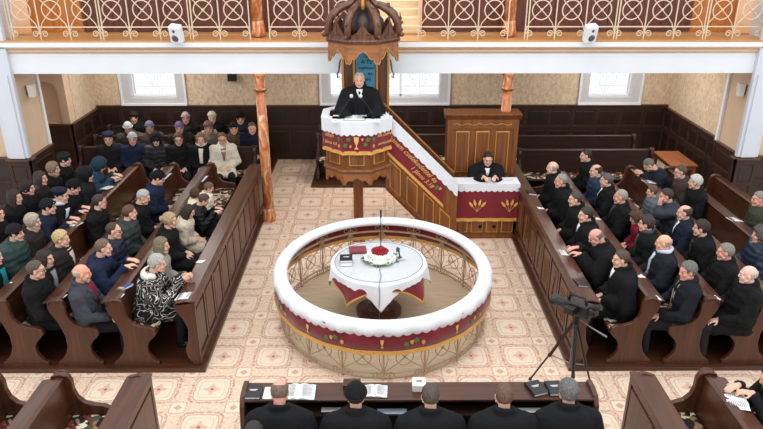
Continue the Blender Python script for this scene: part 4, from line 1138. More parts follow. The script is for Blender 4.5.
class Pose:
    def __init__(s, name, lean=0, hyaw=0, hpitch=0, arms='lap', stand=False, legs=True):
        s.name = name; s.stand = stand; s.arms = arms; s.legs = legs
        z0 = .50 if not stand else .95
        s.z0 = z0; s.lean = math.radians(lean)
        def sp(h, y=0, x=0):   # point at height h up the spine
            return V((x, y*math.cos(s.lean)+math.sin(s.lean)*h, z0+h*math.cos(s.lean)-y*math.sin(s.lean)))
        s.sp = sp
        s.hip = V((0,0,z0))
        s.neck = sp(.56, .0); 
        f = math.radians(hpitch+(8 if hpitch < 20 and not stand else 0))
        s.headc = s.neck+V((0, .045+.06*math.sin(s.lean)+.05*math.sin(f), .128-.03*math.sin(f)))
        s.HM = Matrix.Translation(s.headc) @ Matrix.Rotation(math.radians(hyaw), 4, 'Z') @ Matrix.Rotation(-f, 4, 'X') @ Matrix.Scale(.94, 4)
        s.sh = {q: sp(.47, -.005, q*.175) for q in (-1, 1)}
        A = arms
        if A == 'lap':   s.el = {q: sp(.20, .03, q*.245) for q in (-1,1)}; s.wr = {q: V((q*.075,.25,.63)) for q in (-1,1)}; s.hd = {q: V((-q*.45,.8,-.25)) for q in (-1,1)}; s.hn = V((0,-.2,-1))
        elif A == 'knee': s.el = {q: sp(.20, .06, q*.25) for q in (-1,1)}; s.wr = {q: V((q*.13,.30,.63)) for q in (-1,1)}; s.hd = {q: V((0,1,-.35)) for q in (-1,1)}; s.hn = V((0,-.2,-1))
        elif A == 'desk': s.el = {q: sp(.22, .12, q*.25)+V((0,.06,0)) for q in (-1,1)}; s.wr = {q: V((q*.10,.47,.93)) for q in (-1,1)}; s.hd = {q: V((-q*.35,.9,.02)) for q in (-1,1)}; s.hn = V((0,0,-1))
        elif A == 'clasp': s.el = {q: sp(.24, .12, q*.24)+V((0,.06,0)) for q in (-1,1)}; s.wr = {q: V((q*.05,.50,.95)) for q in (-1,1)}; s.hd = {q: V((-q*.45,.85,.15)) for q in (-1,1)}; s.hn = None
        elif A == 'chin': s.el = {-1: V((-.20,.33,.93)), 1: sp(.20,.03,.245)}; s.wr = {-1: s.headc+V((-.07,.09,-.15)), 1: V((.075,.25,.63))}; s.hd = {-1: V((.25,0,1)), 1: V((-.45,.8,-.25))}; s.hn = V((0,-.6,-1))
        elif A == 'pulpit': s.el = {q: V((q*.27,.10,1.17)) for q in (-1,1)}; s.wr = {q: V((q*.19,.33,1.06)) for q in (-1,1)}; s.hd = {q: V((-q*.5,.8,-.15)) for q in (-1,1)}; s.hn = V((0,0,-1))
        elif A == 'write': s.el = {q: sp(.22, .15, q*.27)+V((0,.06,0)) for q in (-1,1)}; s.wr = {1: V((.1,.53,.96)), -1: V((-.02,.46,.96))}; s.hd = {q: V((-q*.3,.9,-.05)) for q in (-1,1)}; s.hn = V((0,0,-1))
        if stand:
            s.kn = {q: V((q*.10,.02,.5)) for q in (-1,1)}; s.an = {q: V((q*.10,0,.09)) for q in (-1,1)}
        else:
            s.kn = {q: V((q*.12,.44,.50)) for q in (-1,1)}; s.an = {q: V((q*.12,.40,.09)) for q in (-1,1)}
        s.hp = {q: s.hip+V((q*.09,.0,.01)) for q in (-1,1)}
        s.cache = {}
    def torso(s, m, g=0, sh=1.0, low=0, skirt=0):
        R = [(low-.02,.10,.07), (low,.155,.12),(.10,.155,.115),(.24,.148,.108),(.36,.168,.112),(.45,.180,.105),(.50,.165,.092),(.54,.11,.075),(.57,.06,.055)]
        m.loft([ell_ring(s.sp(h, .0), (rx+g)*(sh if h > .3 else 1), ry+g, s.lean) for h, rx, ry in R])
    def body(s):
        m = MB(); s.torso(m)
        m.cap(s.neck-V((0,.005,.04)), .062, s.neck+V((0,.03,.08)), .052)
        head_mb(m, s.HM)
        for q in (-1, 1):
            m.cap(s.sh[q], .055, s.el[q], .042); m.cap(s.el[q], .042, s.wr[q], .028)
            n = s.hn if s.hn is not None else V((-q,0,-.2))
            hand_mb(m, s.wr[q], s.hd[q], n, -q if s.hn is not None else 1*(1 if q < 0 else -1), .55)
            m.cap(s.hp[q], .09, s.kn[q], .06); m.cap(s.kn[q], .058, s.an[q], .04)
            m.cap(s.an[q]-V((0,.02,.03)), .035, s.an[q]+V((0,.15,-.045)), .028)
        me = remesh(m, .0078, 2, 'person')
        for k in range(4): me.materials.append(None)
        inv = s.HM.inverted()
        for p in me.polygons:
            c = inv @ p.center; i = 0
            if .05 < c.y < .125 and abs(c.z) < .1 and abs(c.x) < .07:
                x = abs(c.x)
                if ((x-.031)/.0135)**2+((c.z-.007)/.0075)**2 < 1: i = 1
                elif ((x-.031)/.02)**2+((c.z-.028)/.0055)**2 < 1: i = 2
                elif (x/.023)**2+((c.z+.066)/.009)**2 < 1 and c.y > .075: i = 3
            p.material_index = i
        return me
    def coat(s, kind):
        """kind: jacket, long, puffer, robe"""
        m = MB(); g = {'jacket': .038, 'long': .046, 'puffer': .062, 'robe': .055}[kind]
        low = {'jacket': -.04, 'long': -.04, 'puffer': -.05, 'robe': -.05}[kind]
        R = [(low-.01,.14,.10),(low,.165,.125),(.10,.165,.12),(.24,.158,.118),(.36,.172,.120),(.44,.182,.110),(.49,.166,.096),(.53,.122,.084),(.56,.070,.062)]
        shw = 1.12 if kind == 'robe' else 1
        m.loft([ell_ring(s.sp(h, .0), (rx+g)*(shw if h > .3 else 1), ry+g, s.lean) for h, rx, ry in R])
        for q in (-1, 1):
            r1, r2, r3 = {'jacket': (.090,.070,.052), 'long': (.098,.078,.058), 'puffer': (.108,.094,.058), 'robe': (.10,.095,.085)}[kind]
            d = (s.wr[q]-s.el[q]).normalized()
            m.cap(s.sh[q]+V((0,0,-.01)), r1, s.el[q], r2, 14)
            # sleeve, cut flat at the cuff
            t = d; a_ = s.el[q]; b_ = s.wr[q]-d*.005; u = t.orthogonal().normalized(); w = t.cross(u)
            m.loft([[c+(u*math.cos(2*PI*k/14)+w*math.sin(2*PI*k/14))*r for k in range(14)] for c, r in ((a_-t*.05, r2*.6), (a_, r2), ((a_+b_)/2, (r2+r3)/2), (b_, r3), (b_+t*.006, r3*.9))])
            if kind == 'robe':   # cape falling from shoulders and sleeves
                m.cap(s.sh[q]+V((q*.05,0,-.02)), .085, (s.el[q]+s.hip*.2+V((q*.10,0,0)))*.5+s.el[q]*.45 if False else s.el[q]+V((q*.03,-.03,-.05)), .11, 14)
                m.cap(s.el[q]+V((0,0,-.02)), .10, s.wr[q]-d*.06+V((0,0,-.05)), .085, 14)
                if s.stand: m.cap(s.el[q]+V((0,-.02,-.1)), .13, V((q*.2,.02,.3)), .15, 14)
                else: m.cap(s.el[q]+V((0,-.02,-.05)), .10, V((q*.2,.02,.5)), .12, 14)
        if kind in ('long', 'robe') and not s.stand:
            m.cap(s.hp[-1]+V((0,0,.02)), .125, s.kn[-1]*.75+s.hp[-1]*.25, .10); m.cap(s.hp[1]+V((0,0,.02)), .125, s.kn[1]*.75+s.hp[1]*.25, .10)
            m.cap(V((0,.05,.54)), .12, V((0,.32,.52)), .09)
        if kind == 'robe' and s.stand:
            m.loft([ell_ring((0, .0, z), rx, ry) for z, rx, ry in ((.06,.30,.25),(.5,.26,.21),(1.0,.21,.17))])
        if kind == 'puffer': # collar ring
            for k in range(16):
                a = 2*PI*k/16; a2 = 2*PI*(k+1)/16
                c = lambda t: s.neck+V((.085*math.cos(t), .01+.075*math.sin(t), .012+.012*(-math.sin(t))))
                m.cap(c(a), .028, c(a2), .028, 8)
        else:
            for k in range(14):
                a = math.radians(-235+290*k/14)+0; a2 = math.radians(-235+290*(k+1)/14)
                c = lambda t: s.neck+V((.078*math.cos(t), .0+.070*math.sin(t), .014-.026*math.sin(t)))
                m.cap(c(a), .026, c(a2), .026, 8)
                if kind == 'robe': m.cap(c(a)+V((0,-.004,.026)), .024, c(a2)+V((0,-.004,.026)), .024, 8)
        me = remesh(m, .0115, 3, 'coat')
        sd = hash(s.name) % 50
        inv = Matrix.Translation(-s.headc)
        pn = [(v.co.copy(), v.normal.copy()) for v in me.vertices]; out = []
        for p, n in pn:
            if kind == 'puffer': d = .004*math.cos(p.z*2*PI/.085+2*noise.noise(p*5))+.012*noise.noise(p*11)
            elif kind == 'robe': d = .011*math.sin(math.atan2(p.y-.02, p.x)*13)*min(1, max(0, (s.sp(.45).z-p.z)*3))+.006*noise.noise(p*8)
            else: d = .022*noise.noise(V((p.x*6,p.y*6,p.z*9)))+.010*noise.noise(p*17)
            out += list(p+n*d)
        me.vertices.foreach_set('co', out); me.update()
        me.materials.append(None)
        return me
    def legs_mesh(s, skirt=False):
        m = MB()
        for q in (-1, 1):
            m.cap(s.hp[q]-V((0,.01,0)), .108, s.kn[q], .076, 14); m.cap(s.kn[q], .075, s.an[q]+V((0,0,.03)), .056, 14)
        m.cap(s.hp[-1], .11, s.hp[1], .11, 14)
        if skirt:
            m.cap(V((-.04,.05,.52)), .115, V((-.06,.42,.50)), .10); m.cap(V((.04,.05,.52)), .115, V((.06,.42,.50)), .10)
            m.cap(V((-.07,.44,.48)), .085, V((-.08,.42,.22)), .07); m.cap(V((.07,.44,.48)), .085, V((.08,.42,.22)), .07)
        me = remesh(m, .016, 2, 'trousers'); me.materials.append(None); return me
    def shoe(s, q):
        m = MB(); m.cap(s.an[q]-V((0,.03,.045)), .045, s.an[q]+V((0,.15,-.05)), .04, 10); m.cap(s.an[q], .048, s.an[q]-V((0,.01,.045)), .046, 10)
        return m.mesh('shoe', [None], True)
    def get(s, what, *a):
        k = (what,)+a
        if k not in s.cache: s.cache[k] = getattr(s, what)(*a)
        return s.cache[k]
    def bvh(s, kind):
        k = ('bvh', kind)
        if k not in s.cache:
            me = s.get('coat', kind); s.cache[k] = BVHTree.FromPolygons([v.co.copy() for v in me.vertices], [tuple(p.vertices) for p in me.polygons])
        return s.cache[k]
    def patch(s, kind, poly, lift=.006, step=.02):
        """cloth piece lying on the chest; poly rows: (height on spine, x0, x1)"""
        key = ('patch', kind, tuple(poly), lift)
        if key in s.cache: return s.cache[key]
        t = s.bvh(kind); rows = []
        dn = V((0, -math.cos(s.lean), math.sin(s.lean)))
        for h, x0, x1 in poly:
            r = []
            for i in range(7):
                x = x0+(x1-x0)*i/6
                o = s.sp(h, .5, x); hit = t.ray_cast(o, dn, 1)
                p = hit[0] if hit[0] is not None and (hit[0]-s.sp(h, 0, x)).length < .24 else s.sp(h, .09, x)
                r.append(p-dn*lift)
            rows.append(r)
        m = MB(); n = len(rows)
        m.loft([r+[p+dn*(lift+.02) for p in reversed(r)] for r in rows])
        me = m.mesh('shirt', [None], True)
        s.cache[key] = me; return me
POSES = {}
def pose(n):
    if n in POSES: return POSES[n]
    P = dict(
        lap=dict(arms='lap', lean=4), lapL=dict(arms='lap', lean=4, hyaw=22), lapR=dict(arms='lap', lean=3, hyaw=-22), lapdown=dict(arms='lap', lean=9, hpitch=24),
        knee=dict(arms='knee', lean=-3, hyaw=12), kneeR=dict(arms='knee', lean=-3, hyaw=-14),
        desk=dict(arms='desk', lean=15, hyaw=6), deskmid=dict(arms='desk', lean=14, hpitch=10), deskdown=dict(arms='desk', lean=19, hpitch=32), clasp=dict(arms='clasp', lean=15, hpitch=4, hyaw=8),
        chin=dict(arms='chin', lean=12, hyaw=-8, hpitch=6), bow=dict(arms='clasp', lean=30, hpitch=45),
        preach=dict(arms='pulpit', lean=3, hpitch=10, stand=True), write=dict(arms='write', lean=24, hpitch=25), elder=dict(arms='lap', lean=6, hpitch=4), elderdown=dict(arms='lap', lean=8, hpitch=18))[n]
    POSES[n] = Pose(n, **P); return POSES[n]

# hair and hats in head coordinates --------------------------------------
def shell(cover, R=(.086,.106,.104), c=(0,-.012,.028), inner=.8, n=64, k=48, rough=.0, bumpf=40, seed=0, taper=1):
    m = MB(); rings = []
    def rad(az, el):
        cv = cover(az, el)
        s = inner+(1-inner)*max(0, min(1, cv))
        return s
    for j in range(1, k):
        el = -90+180*j/k
        ring = []
        for i in range(n):
            az = 360*i/n; a = math.radians(az); e = math.radians(el)
            aa = (az+180) % 360-180       # 0 = face
            s = rad(abs(aa) if True else aa, el)
            d = V((math.sin(a)*math.cos(e), math.cos(a)*math.cos(e), math.sin(e)))
            s += rough*noise.noise(V((d.x*bumpf*.25, d.y*bumpf*.25, d.z*bumpf*.1+seed)))*(1 if s > inner+.02 else 0)
            if s > inner+.02: s += .022*noise.noise(V((d.x*22, d.y*22, d.z*9+3)))
            ring.append(V((c[0]+d.x*R[0]*s, c[1]+d.y*R[1]*s, c[2]+d.z*R[2]*s)))
        rings.append(ring)
    m.loft(rings[::-1])
    return m
def ramp(v, a, b): return max(0, min(1, (v-a)/(b-a)))
def hairline(az, el, front, side, back, soft=7):
    if az < 50: h = front+(side-front)*max(0, (az-30)/20)*.4
    elif az < 75: h = front*.6+side*.4+(side-(front*.6+side*.4))*(az-50)/25
    elif az < 105: h = side+(back-side)*ramp(az, 95, 105)
    else: h = back
    return ramp(el, h-soft/2, h+soft/2)
_hair = {}
def hair_mesh(st):
    if st in _hair: return _hair[st]
    S = {}
    if st == 'short': m = shell(lambda a, e: hairline(a, e, 38, 4, -42), (.086,.106,.106), rough=.05)
    elif st == 'thick': m = shell(lambda a, e: hairline(a, e, 34, 0, -48), (.094,.113,.114), rough=.1)
    elif st == 'receding': m = shell(lambda a, e: hairline(a, e, 62, 12, -42), (.085,.106,.1045), rough=.05)
    elif st == 'fringe': m = shell(lambda a, e: hairline(a, e, 99, 8, -42)*(1-ramp(e, 30+ramp(a, 120, 180)*4, 40)), (.086,.107,.104), rough=.05)
    elif st == 'thinfringe': m = shell(lambda a, e: ramp(a, 82, 95)*ramp(e, -42, -34)*(1-ramp(e, 8, 18)), (.0835,.1045,.102), rough=.04)
    elif st in ('long', 'bob', 'bun', 'curly'):
        r = (.094,.114,.112) if st != 'curly' else (.108,.122,.122)
        m = shell(lambda a, e: ramp(e, 30-10*ramp(a, 20, 60), 38-10*ramp(a, 20, 60)) if a < 55 else 1*ramp(e, -75, -60), r, rough=.1 if st != 'curly' else .3, bumpf=60)
        if st in ('long', 'bob'):
            L = -.30 if st == 'long' else -.15
            for a in range(70, 291, 11):
                t = math.radians(a); x, y = math.sin(t), math.cos(t)
                m.cap((x*.075, y*.085-.012, .02), .028, (x*.085, y*.09-.022, L+.01*math.sin(a)), .022, 8)
        if st == 'bun': m.ell((0,-.125,.02), (.045,.04,.045), 12, 8)
    elif st == 'knit':
        m = shell(lambda a, e: ramp(e, 28-36*ramp(a, 30, 110), 33-36*ramp(a, 30, 110)), (.098,.118,.124), rough=.03)
        m.tube([(.097*math.sin(t), .116*math.cos(t)-.012,   .082-.036*(1-math.cos(t))) for t in [2*PI*i/32 for i in range(32)]], .013, 8, True)
    elif st == 'beret':
        m = shell(lambda a, e: ramp(e, 26-28*ramp(a, 30, 110), 31-28*ramp(a, 30, 110)), (.094,.114,.09), rough=.03)
        m.ell((0,-.03,.105), (.125,.13,.048), 20, 10)
    elif st == 'furhat':
        m = shell(lambda a, e: ramp(e, 28-28*ramp(a, 30, 110), 33-28*ramp(a, 30, 110)), (.106,.128,.128), rough=.16, bumpf=90)
    elif st in ('scarf', 'hood', 'shawl'):
        r = {'scarf': (.097,.117,.12), 'hood': (.125,.145,.145), 'shawl': (.10,.12,.118)}[st]
        def cov(a, e):
            x = a/ (52 if st != 'hood' else 56); y = (e+12)/ (48 if st != 'hood' else 52)
            return ramp(math.hypot(x, y), .92, 1.05)
        m = shell(cov, r, rough=.07, n=48, k=36)
        m.cap((0,.02,-.13), .06, (0,-.03,-.13), .075); 
        if st == 'hood': m.cap((0,-.06,-.10), .10, (0,-.07,-.02), .09)
    else: return None
    # carve away from face is not needed: shells shrink inside the head there
    me = m.mesh('hair', [None], True); _hair[st] = me; return me
def glasses_mesh():
    if 'g' in _hair: return _hair['g']
    m = MB()
    for s in (-1, 1):
        m.tube([(s*.032+.021*math.cos(t), .101, .006+.016*math.sin(t)) for t in [2*PI*i/14 for i in range(14)]], .0028, 5, True)
        m.tube([(s*.053,.10,.01), (s*.08,.06,.012), (s*.083,-.01,.008)], .0026, 5)
    m.tube([(-.011,.104,.01),(.011,.104,.01)], .0026, 5)
    _hair['g'] = m.mesh('glasses', [None], True); return _hair['g']
def scarf_mesh(P, kind, long):
    key = ('scarfm', kind, long)
    if key in P.cache: return P.cache[key]
    m = MB()
    for k in range(18):
        a = 2*PI*k/18; a2 = 2*PI*(k+1)/18
        c = lambda t: P.neck+V((.082*math.cos(t), .012+.074*math.sin(t), .03-.016*math.sin(t)+.006*math.sin(3*t)))
        m.cap(c(a), .030, c(a2), .030, 10)
    me = m.mesh('scarf', [None], True)
    P.cache[key] = me; return me

MAT_CACHE = {}
def cloth_mat(c, rough=.85, sheen=0):
    k = ('c', c, rough)
    if k not in MAT_CACHE: MAT_CACHE[k] = mat('cloth %d %d %d %.2f' % (c+(rough,)), c, rough, 0, .12, 30, (1,1,1), .08, sheen, .25)
    return MAT_CACHE[k]
def hair_mat(c):
    k = ('h', c); c = tuple(int(v*(.82 if sum(c) < 400 else .93)) for v in c)
    if k not in MAT_CACHE: MAT_CACHE[k] = mat('hair %d %d %d' % c, c, .6, 0, .45, 90, (1,1,.25), .5)
    return MAT_CACHE[k]
def skin_mat(c):
    k = ('s', c)
    if k not in MAT_CACHE:
        m = mat('skin %d %d %d' % c, c, .5, 0, .07, 20); MAT_CACHE[k] = m
    return MAT_CACHE[k]
EYE = mat('dark eye', (52,38,34), .3, var=.1); 
def attach(me, name, parent, mats, M=None):
    o = bpy.data.objects.new(name, me); COL.objects.link(o); o.parent = parent
    if M is not None: o.matrix_local = M
    for i, mt in enumerate(mats):
        o.material_slots[i].link = 'OBJECT'; o.material_slots[i].material = mt
    return o
SKIN = (226,176,152)
BLK = (15,15,17)
def person(label, x, y, zh, face, ps, coat, ccol, hair=None, hcol=(60,48,40), group=None, sc=1.0, leg=(30,30,34), skirt=False, shirt=None, tie=None, scarf=None, fur=None,
           glasses=False, skin=SKIN, hat=None, hatcol=None, rough=.85, floor=None, coatmat=None, facehat=0, legs=True, zipc=None, beard=None):
    """x, y, zh = where the head centre is; face = heading in degrees, 0 looks along +Y"""
    P = pose(ps); r = math.radians(face); sc *= 1.06
    off = Matrix.Rotation(r, 3, 'Z') @ (P.headc*sc)
    b = P.get('body')
    root = bpy.data.objects.new('person', b); COL.objects.link(root)
    root.location = (x-off.x, y-off.y, (zh-P.headc.z*sc) if floor is None else floor); root.rotation_euler = (0,0,r); root.scale = (sc,)*3
    sk = skin_mat(skin)
    hc = hcol if hcol else (90,70,60)
    for i, mt in enumerate((sk, EYE, hair_mat(tuple(int((a+b_)/2) for a, b_ in zip(hc, skin)) if sum(hc) > 250 else hc), mat('lips', (176,96,88), .5, var=.05))):
        root.material_slots[i].link = 'OBJECT'; root.material_slots[i].material = mt
    tag(root, label, 'person', group)
    cm = coatmat or cloth_mat(ccol, rough, 0)
    co = attach(P.get('coat', coat), {'jacket': 'jacket', 'long': 'coat', 'puffer': 'padded_jacket', 'robe': 'robe'}[coat], root, [cm])
    if legs and not P.stand:
        attach(P.get('legs_mesh', skirt), 'skirt' if skirt else 'trousers', root, [cloth_mat(leg)])
        [attach(P.get('shoe', q), 'shoe', root, [cloth_mat((24,22,22), .4)]) for q in (-1, 1)]
    if shirt and coat == 'robe': attach(P.patch(coat, ((.43,-.006,.006),(.47,-.026,.026),(.51,-.044,.044),(.55,-.05,.05)), .006), 'collar', root, [cloth_mat(shirt, .7)]); shirt = None
    if shirt: attach(P.patch(coat, ((.27,-.004,.004),(.36,-.028,.028),(.44,-.048,.048),(.50,-.055,.055),(.55,-.05,.05)), .005), 'shirt', root, [cloth_mat(shirt, .7)])
    if shirt and coat in ('jacket', 'long'):
        attach(P.patch(coat, ((.27,-.03,-.006),(.36,-.058,-.028),(.44,-.082,-.046),(.51,-.088,-.052)), .009), 'lapel', root, [cm])
        attach(P.patch(coat, ((.27,.006,.03),(.36,.028,.058),(.44,.046,.082),(.51,.052,.088)), .009), 'lapel', root, [cm])
    if tie and coat == 'robe': attach(P.patch(coat, ((.43,-.006,.006),(.47,-.014,.014),(.52,-.014,.014)), .011), 'tie', root, [cloth_mat(tie, .6)])
    elif tie: attach(P.patch(coat, ((.27,-.004,.004),(.34,-.019,.019),(.44,-.012,.012),(.50,-.010,.010),(.53,-.014,.014)), .011), 'tie', root, [cloth_mat(tie, .6)])
    if zipc: 
        for q in (-1, 1): attach(P.patch(coat, ((.02,.02,.026),(.2,.02,.026),(.4,.03,.036),(.52,.05,.056)) if q > 0 else ((.02,-.026,-.02),(.2,-.026,-.02),(.4,-.036,-.03),(.52,-.056,-.05)), .006), 'zip', root, [cloth_mat(zipc, .4)])
    if scarf:
        attach(scarf_mesh(P, 'loop', 0), 'scarf', root, [cloth_mat(scarf)] if not isinstance(scarf, bpy.types.Material) else [scarf])
        attach(P.patch(coat, ((.12,.0,.055),(.25,.0,.06),(.4,-.01,.062),(.52,-.03,.06)), .018), 'scarf_end', root, [cloth_mat(scarf)] if not isinstance(scarf, bpy.types.Material) else [scarf])
    if fur:
        key = 'furcollar'
        if key not in P.cache:
            m = MB()
            for k in range(16):
                a = math.radians(-200+220*k/16+-0); a2 = math.radians(-200+220*(k+1)/16)
                c = lambda t: P.neck+V((.12*math.cos(t), -.02+.085*math.sin(t), .0+.02*noise.noise(V((t*3,0,0)))))
                m.cap(c(a), .045, c(a2), .045, 10)
            P.cache[key] = m.mesh('fur_collar', [None], True)
        attach(P.cache[key], 'fur_collar', root, [cloth_mat(fur)])
    if hair:
        attach(hair_mesh(hair), 'hair', root, [hair_mat(hcol)], P.HM)
    if hat:
        nm = {'knit': 'knitted_hat', 'beret': 'beret', 'furhat': 'fur_hat', 'scarf': 'headscarf', 'hood': 'hood', 'shawl': 'headscarf'}[hat]
        hm = hatcol if isinstance(hatcol, bpy.types.Material) else cloth_mat(hatcol)
        attach(hair_mesh(hat), nm, root, [hm], P.HM)
    if beard:
        if 'beard' not in _hair:
            m = MB(); m.cap((-.062,.02,-.055), .024, (-.03,.062,-.098), .026, 10); m.cap((.062,.02,-.055), .024, (.03,.062,-.098), .026, 10); m.cap((-.03,.066,-.1), .027, (.03,.066,-.1), .027, 10); m.cap((-.022,.098,-.047), .008, (.022,.098,-.047), .008, 8)
            _hair['beard'] = m.mesh('beard', [None], True)
        attach(_hair['beard'], 'beard', root, [hair_mat(beard)], P.HM)
    if glasses: attach(glasses_mesh(), 'glasses', root, [BLACKM], P.HM)
    return root
# ------------------------------------------------------------------ the congregation
GLg, GRg, GBg = 'people in the left pews', 'people in the right pews', 'people in the pews by the back wall'
GREY, WHT, BRN, DBR, BLD, DKH = (150,148,144), (205,202,196), (92,66,48), (54,40,32), (196,164,110), (42,36,32)
NAVY, DNAVY, OLIVE, GREENJ, CREAM, CHAR = (28,38,62), (24,30,46), (60,60,44), (46,66,62), (214,202,180), (44,46,50)
PINK = (222,160,140); PALE = (232,190,168)
def L(label, x, y, ps='lap', coat='jacket', col=BLK, face=-82, zh=1.3, **k): return person(label, x, y, zh, face, ps, coat, col, group=GLg, **k)
# left front row
L('woman in a black and white swirl-patterned coat with hands clasped on the front desk', -3.0, 7.81, 'clasp', 'long', coatmat=PATT, hair='thick', hcol=(188,186,180), fur=(226,216,206), skirt=True, zh=1.28)
L('woman with long ash-blonde hair next to the swirl-patterned coat', -3.12, 8.39, 'lap', 'jacket', (150,144,134), hair='long', hcol=(150,136,106), zh=1.26, sc=.95)
L('woman in black with blonde hair in a bun behind a child in beige', -3.22, 9.17, 'lap', 'long', hair='bun', hcol=(188,160,124), sc=.97)
L('dark-haired girl with lowered head in a beige coat', -3.13, 9.85, 'lapdown', 'long', (200,186,164), zh=1.16, hair='long', hcol=DBR, sc=.86)
L('boy in a black padded jacket leaning towards the front desk', -3.02, 10.38, 'deskdown', 'puffer', zh=1.14, hair='thick', hcol=(96,74,60), sc=.82, rough=.5)
L('brown-haired child in a white fluffy jacket, furthest child in the left front pew', -3.08, 11.0, 'lapdown', 'puffer', (232,222,200), zh=1.12, hair='thick', hcol=(128,98,72), sc=.78)
L('small child in a cream jacket with curly brown hair behind the boy in black', -3.26, 10.76, 'lapL', 'puffer', (226,214,190), zh=1.10, hair='curly', hcol=(104,78,56), sc=.74)
# left second row
L('bald bearded man in a burgundy vest and grey jacket at a pew\'s near end', -3.86, 7.51, 'knee', 'jacket', (62,64,72), shirt=(120,24,44), scarf=None, hair='thinfringe', hcol=(200,180,164), skin=(232,160,134), leg=(20,20,24), beard=(178,160,146))
L('man with short fair hair in a navy coat beside the bald bearded man', -3.86, 8.24, 'desk', 'long', NAVY, hair='short', hcol=(138,112,84))
L('balding man with glasses in a dark blue shiny jacket', -3.92, 8.80, 'lap', 'puffer', (32,38,52), hair='receding', hcol=(84,64,54), glasses=True, rough=.4)
L('young man with brown hair in a dark grey green jacket', -3.92, 9.46, 'lapL', 'puffer', (48,54,54), hair='short', hcol=(120,76,54), rough=.5)
L('grey-haired man in a black coat with lowered head left of the boy', -3.92, 10.12, 'lapdown', 'long', hair='short', hcol=(186,184,180))
L('person in a black knitted hat and navy coat in the second pew', -3.95, 11.03, 'lapdown', 'long', (26,34,58), hat='knit', hatcol=BLK)
# left third row
L('brown-haired man with glasses in a black coat left of the bald bearded man', -4.48, 7.60, 'knee', 'long', hair='short', hcol=(104,88,76), glasses=True)
L('dark-haired young woman with a patterned scarf behind the man in the black coat', -4.54, 7.98, 'lap', 'jacket', hair='long', hcol=(58,40,36), scarf=(132,130,136), zh=1.27, sc=.95)
L('woman with short blonde hair in a dark fur-trimmed jacket', -4.56, 8.53, 'lap', 'puffer', (38,34,32), hair='thick', hcol=(214,184,132), shirt=(220,206,196))
L('man in a black coat with dark hair sitting alone in the third pew', -4.55, 9.91, 'lapL', 'long', hair='short', hcol=(72,54,48), glasses=True)
# left fourth row
L('orange-blonde woman with a teal scarf and dark coat at the left edge', -5.25, 8.03, 'lap', 'jacket', hair='bob', hcol=(206,150,88), scarf=(20,116,124), zh=1.28)
L('person in a dark green hooded jacket and black knitted hat', -5.30, 8.73, 'lap', 'puffer', GREENJ, hat='knit', hatcol=(26,26,30), rough=.6)
L('old woman in a patterned beige headscarf and dark coat', -5.28, 9.20, 'lap', 'long', (46,36,34), hat='scarf', hatcol=mat('mottled beige headscarf', (176,160,144), .8, var=.35, scale=50), zh=1.27)
L('woman in a navy coat and black hat behind the open hymnal', -5.30, 9.76, 'desk', 'long', (28,36,54), hat='knit', hatcol=(24,24,28), zh=1.28)
L('woman with a long white scarf and navy cap', -5.30, 10.22, 'desk', 'long', hat='beret', hatcol=(24,30,46), scarf=(214,220,228), zh=1.28)
L('person in black with a black knitted hat behind the white-scarfed woman', -5.24, 10.58, 'lapdown', 'long', hat='knit', hatcol=BLK)
L('woman in a black hood left of the blue hooded coat', -5.27, 11.19, 'lap', 'long', (30,28,30), hat='hood', hatcol=(24,24,28))
L('person in a teal blue hooded padded coat reading by the open hymnals', -5.24, 11.72, 'deskdown', 'puffer', (34,60,82), hat='hood', hatcol=(36,56,66), rough=.6)
# left fifth row
L('woman with dark red-brown hair at the left edge of the last pew', -5.97, 9.51, 'lapR', 'long', hair='bob', hcol=(66,40,36), zh=1.28)
L('dark-haired woman in black sitting by the left wall', -6.0, 10.12, 'lap', 'long', hair='long', hcol=(58,44,40))
L('woman in a dark headscarf by the left wall', -6.0, 10.55, 'lap', 'long', hat='scarf', hatcol=(52,44,42))
L('long-haired woman in a fur-collared coat by the left wall', -6.0, 11.02, 'lap', 'long', (36,30,30), hair='long', hcol=(74,54,48), fur=(84,66,54))
L('woman in a brown headscarf in the last left pew', -6.0, 11.52, 'lap', 'long', hat='scarf', hatcol=(138,112,92))
L('person in a dark green fur hat at the far end of the last left pew', -6.02, 12.05, 'lap', 'long', hat='furhat', hatcol=(24,38,36))
# back left block faces the camera
def B(label, x, y, ps='lap', coat='long', col=BLK, face=192, zh=1.3, **k): return person(label, x, y, zh, face, ps, coat, col, group=GBg, **k)
B('woman in a dark blue cap and black coat, leftmost of those facing forward', -5.70, 13.4, 'lap', 'long', (30,26,28), hat='beret', hatcol=(28,38,66))
B('woman in a light grey wool hat and navy coat', -5.20, 13.4, 'lap', 'long', (26,36,62), hat='knit', hatcol=(172,176,180))
B('woman in a black padded coat and black hood in the front back-wall pew', -4.70, 13.36, 'lap', 'puffer', (40,38,42), hat='hood', hatcol=(32,30,34), rough=.5)
B('woman in black with glasses and short brown hair, centre of the front back-wall pew', -4.24, 13.37, 'lap', 'long', hair='thick', hcol=(122,84,64), glasses=True)
B('woman with fair hair and a long white scarf over a black coat', -3.78, 13.38, 'lap', 'long', hair='bob', hcol=(160,124,92), scarf=(226,218,208))
B('woman in a cream jacket with glasses and brown hair', -3.34, 13.40, 'lap', 'long', (224,216,198), hair='short', hcol=(146,112,84), glasses=True, shirt=(150,112,92))
B('person in a pale grey hat and grey coat in the middle back-wall pew', -5.57, 14.22, 'lapdown', 'long', (66,62,60), hat='knit', hatcol=(180,184,186))
B('woman in a blue-grey hat and brown coat in the middle back-wall pew', -5.12, 14.28, 'lap', 'long', (78,68,62), hat='knit', hatcol=(100,106,134))
B('woman in a purple hat and dark coat in the middle back-wall pew', -4.45, 14.22, 'lap', 'long', (44,40,38), hat='knit', hatcol=(112,92,130))
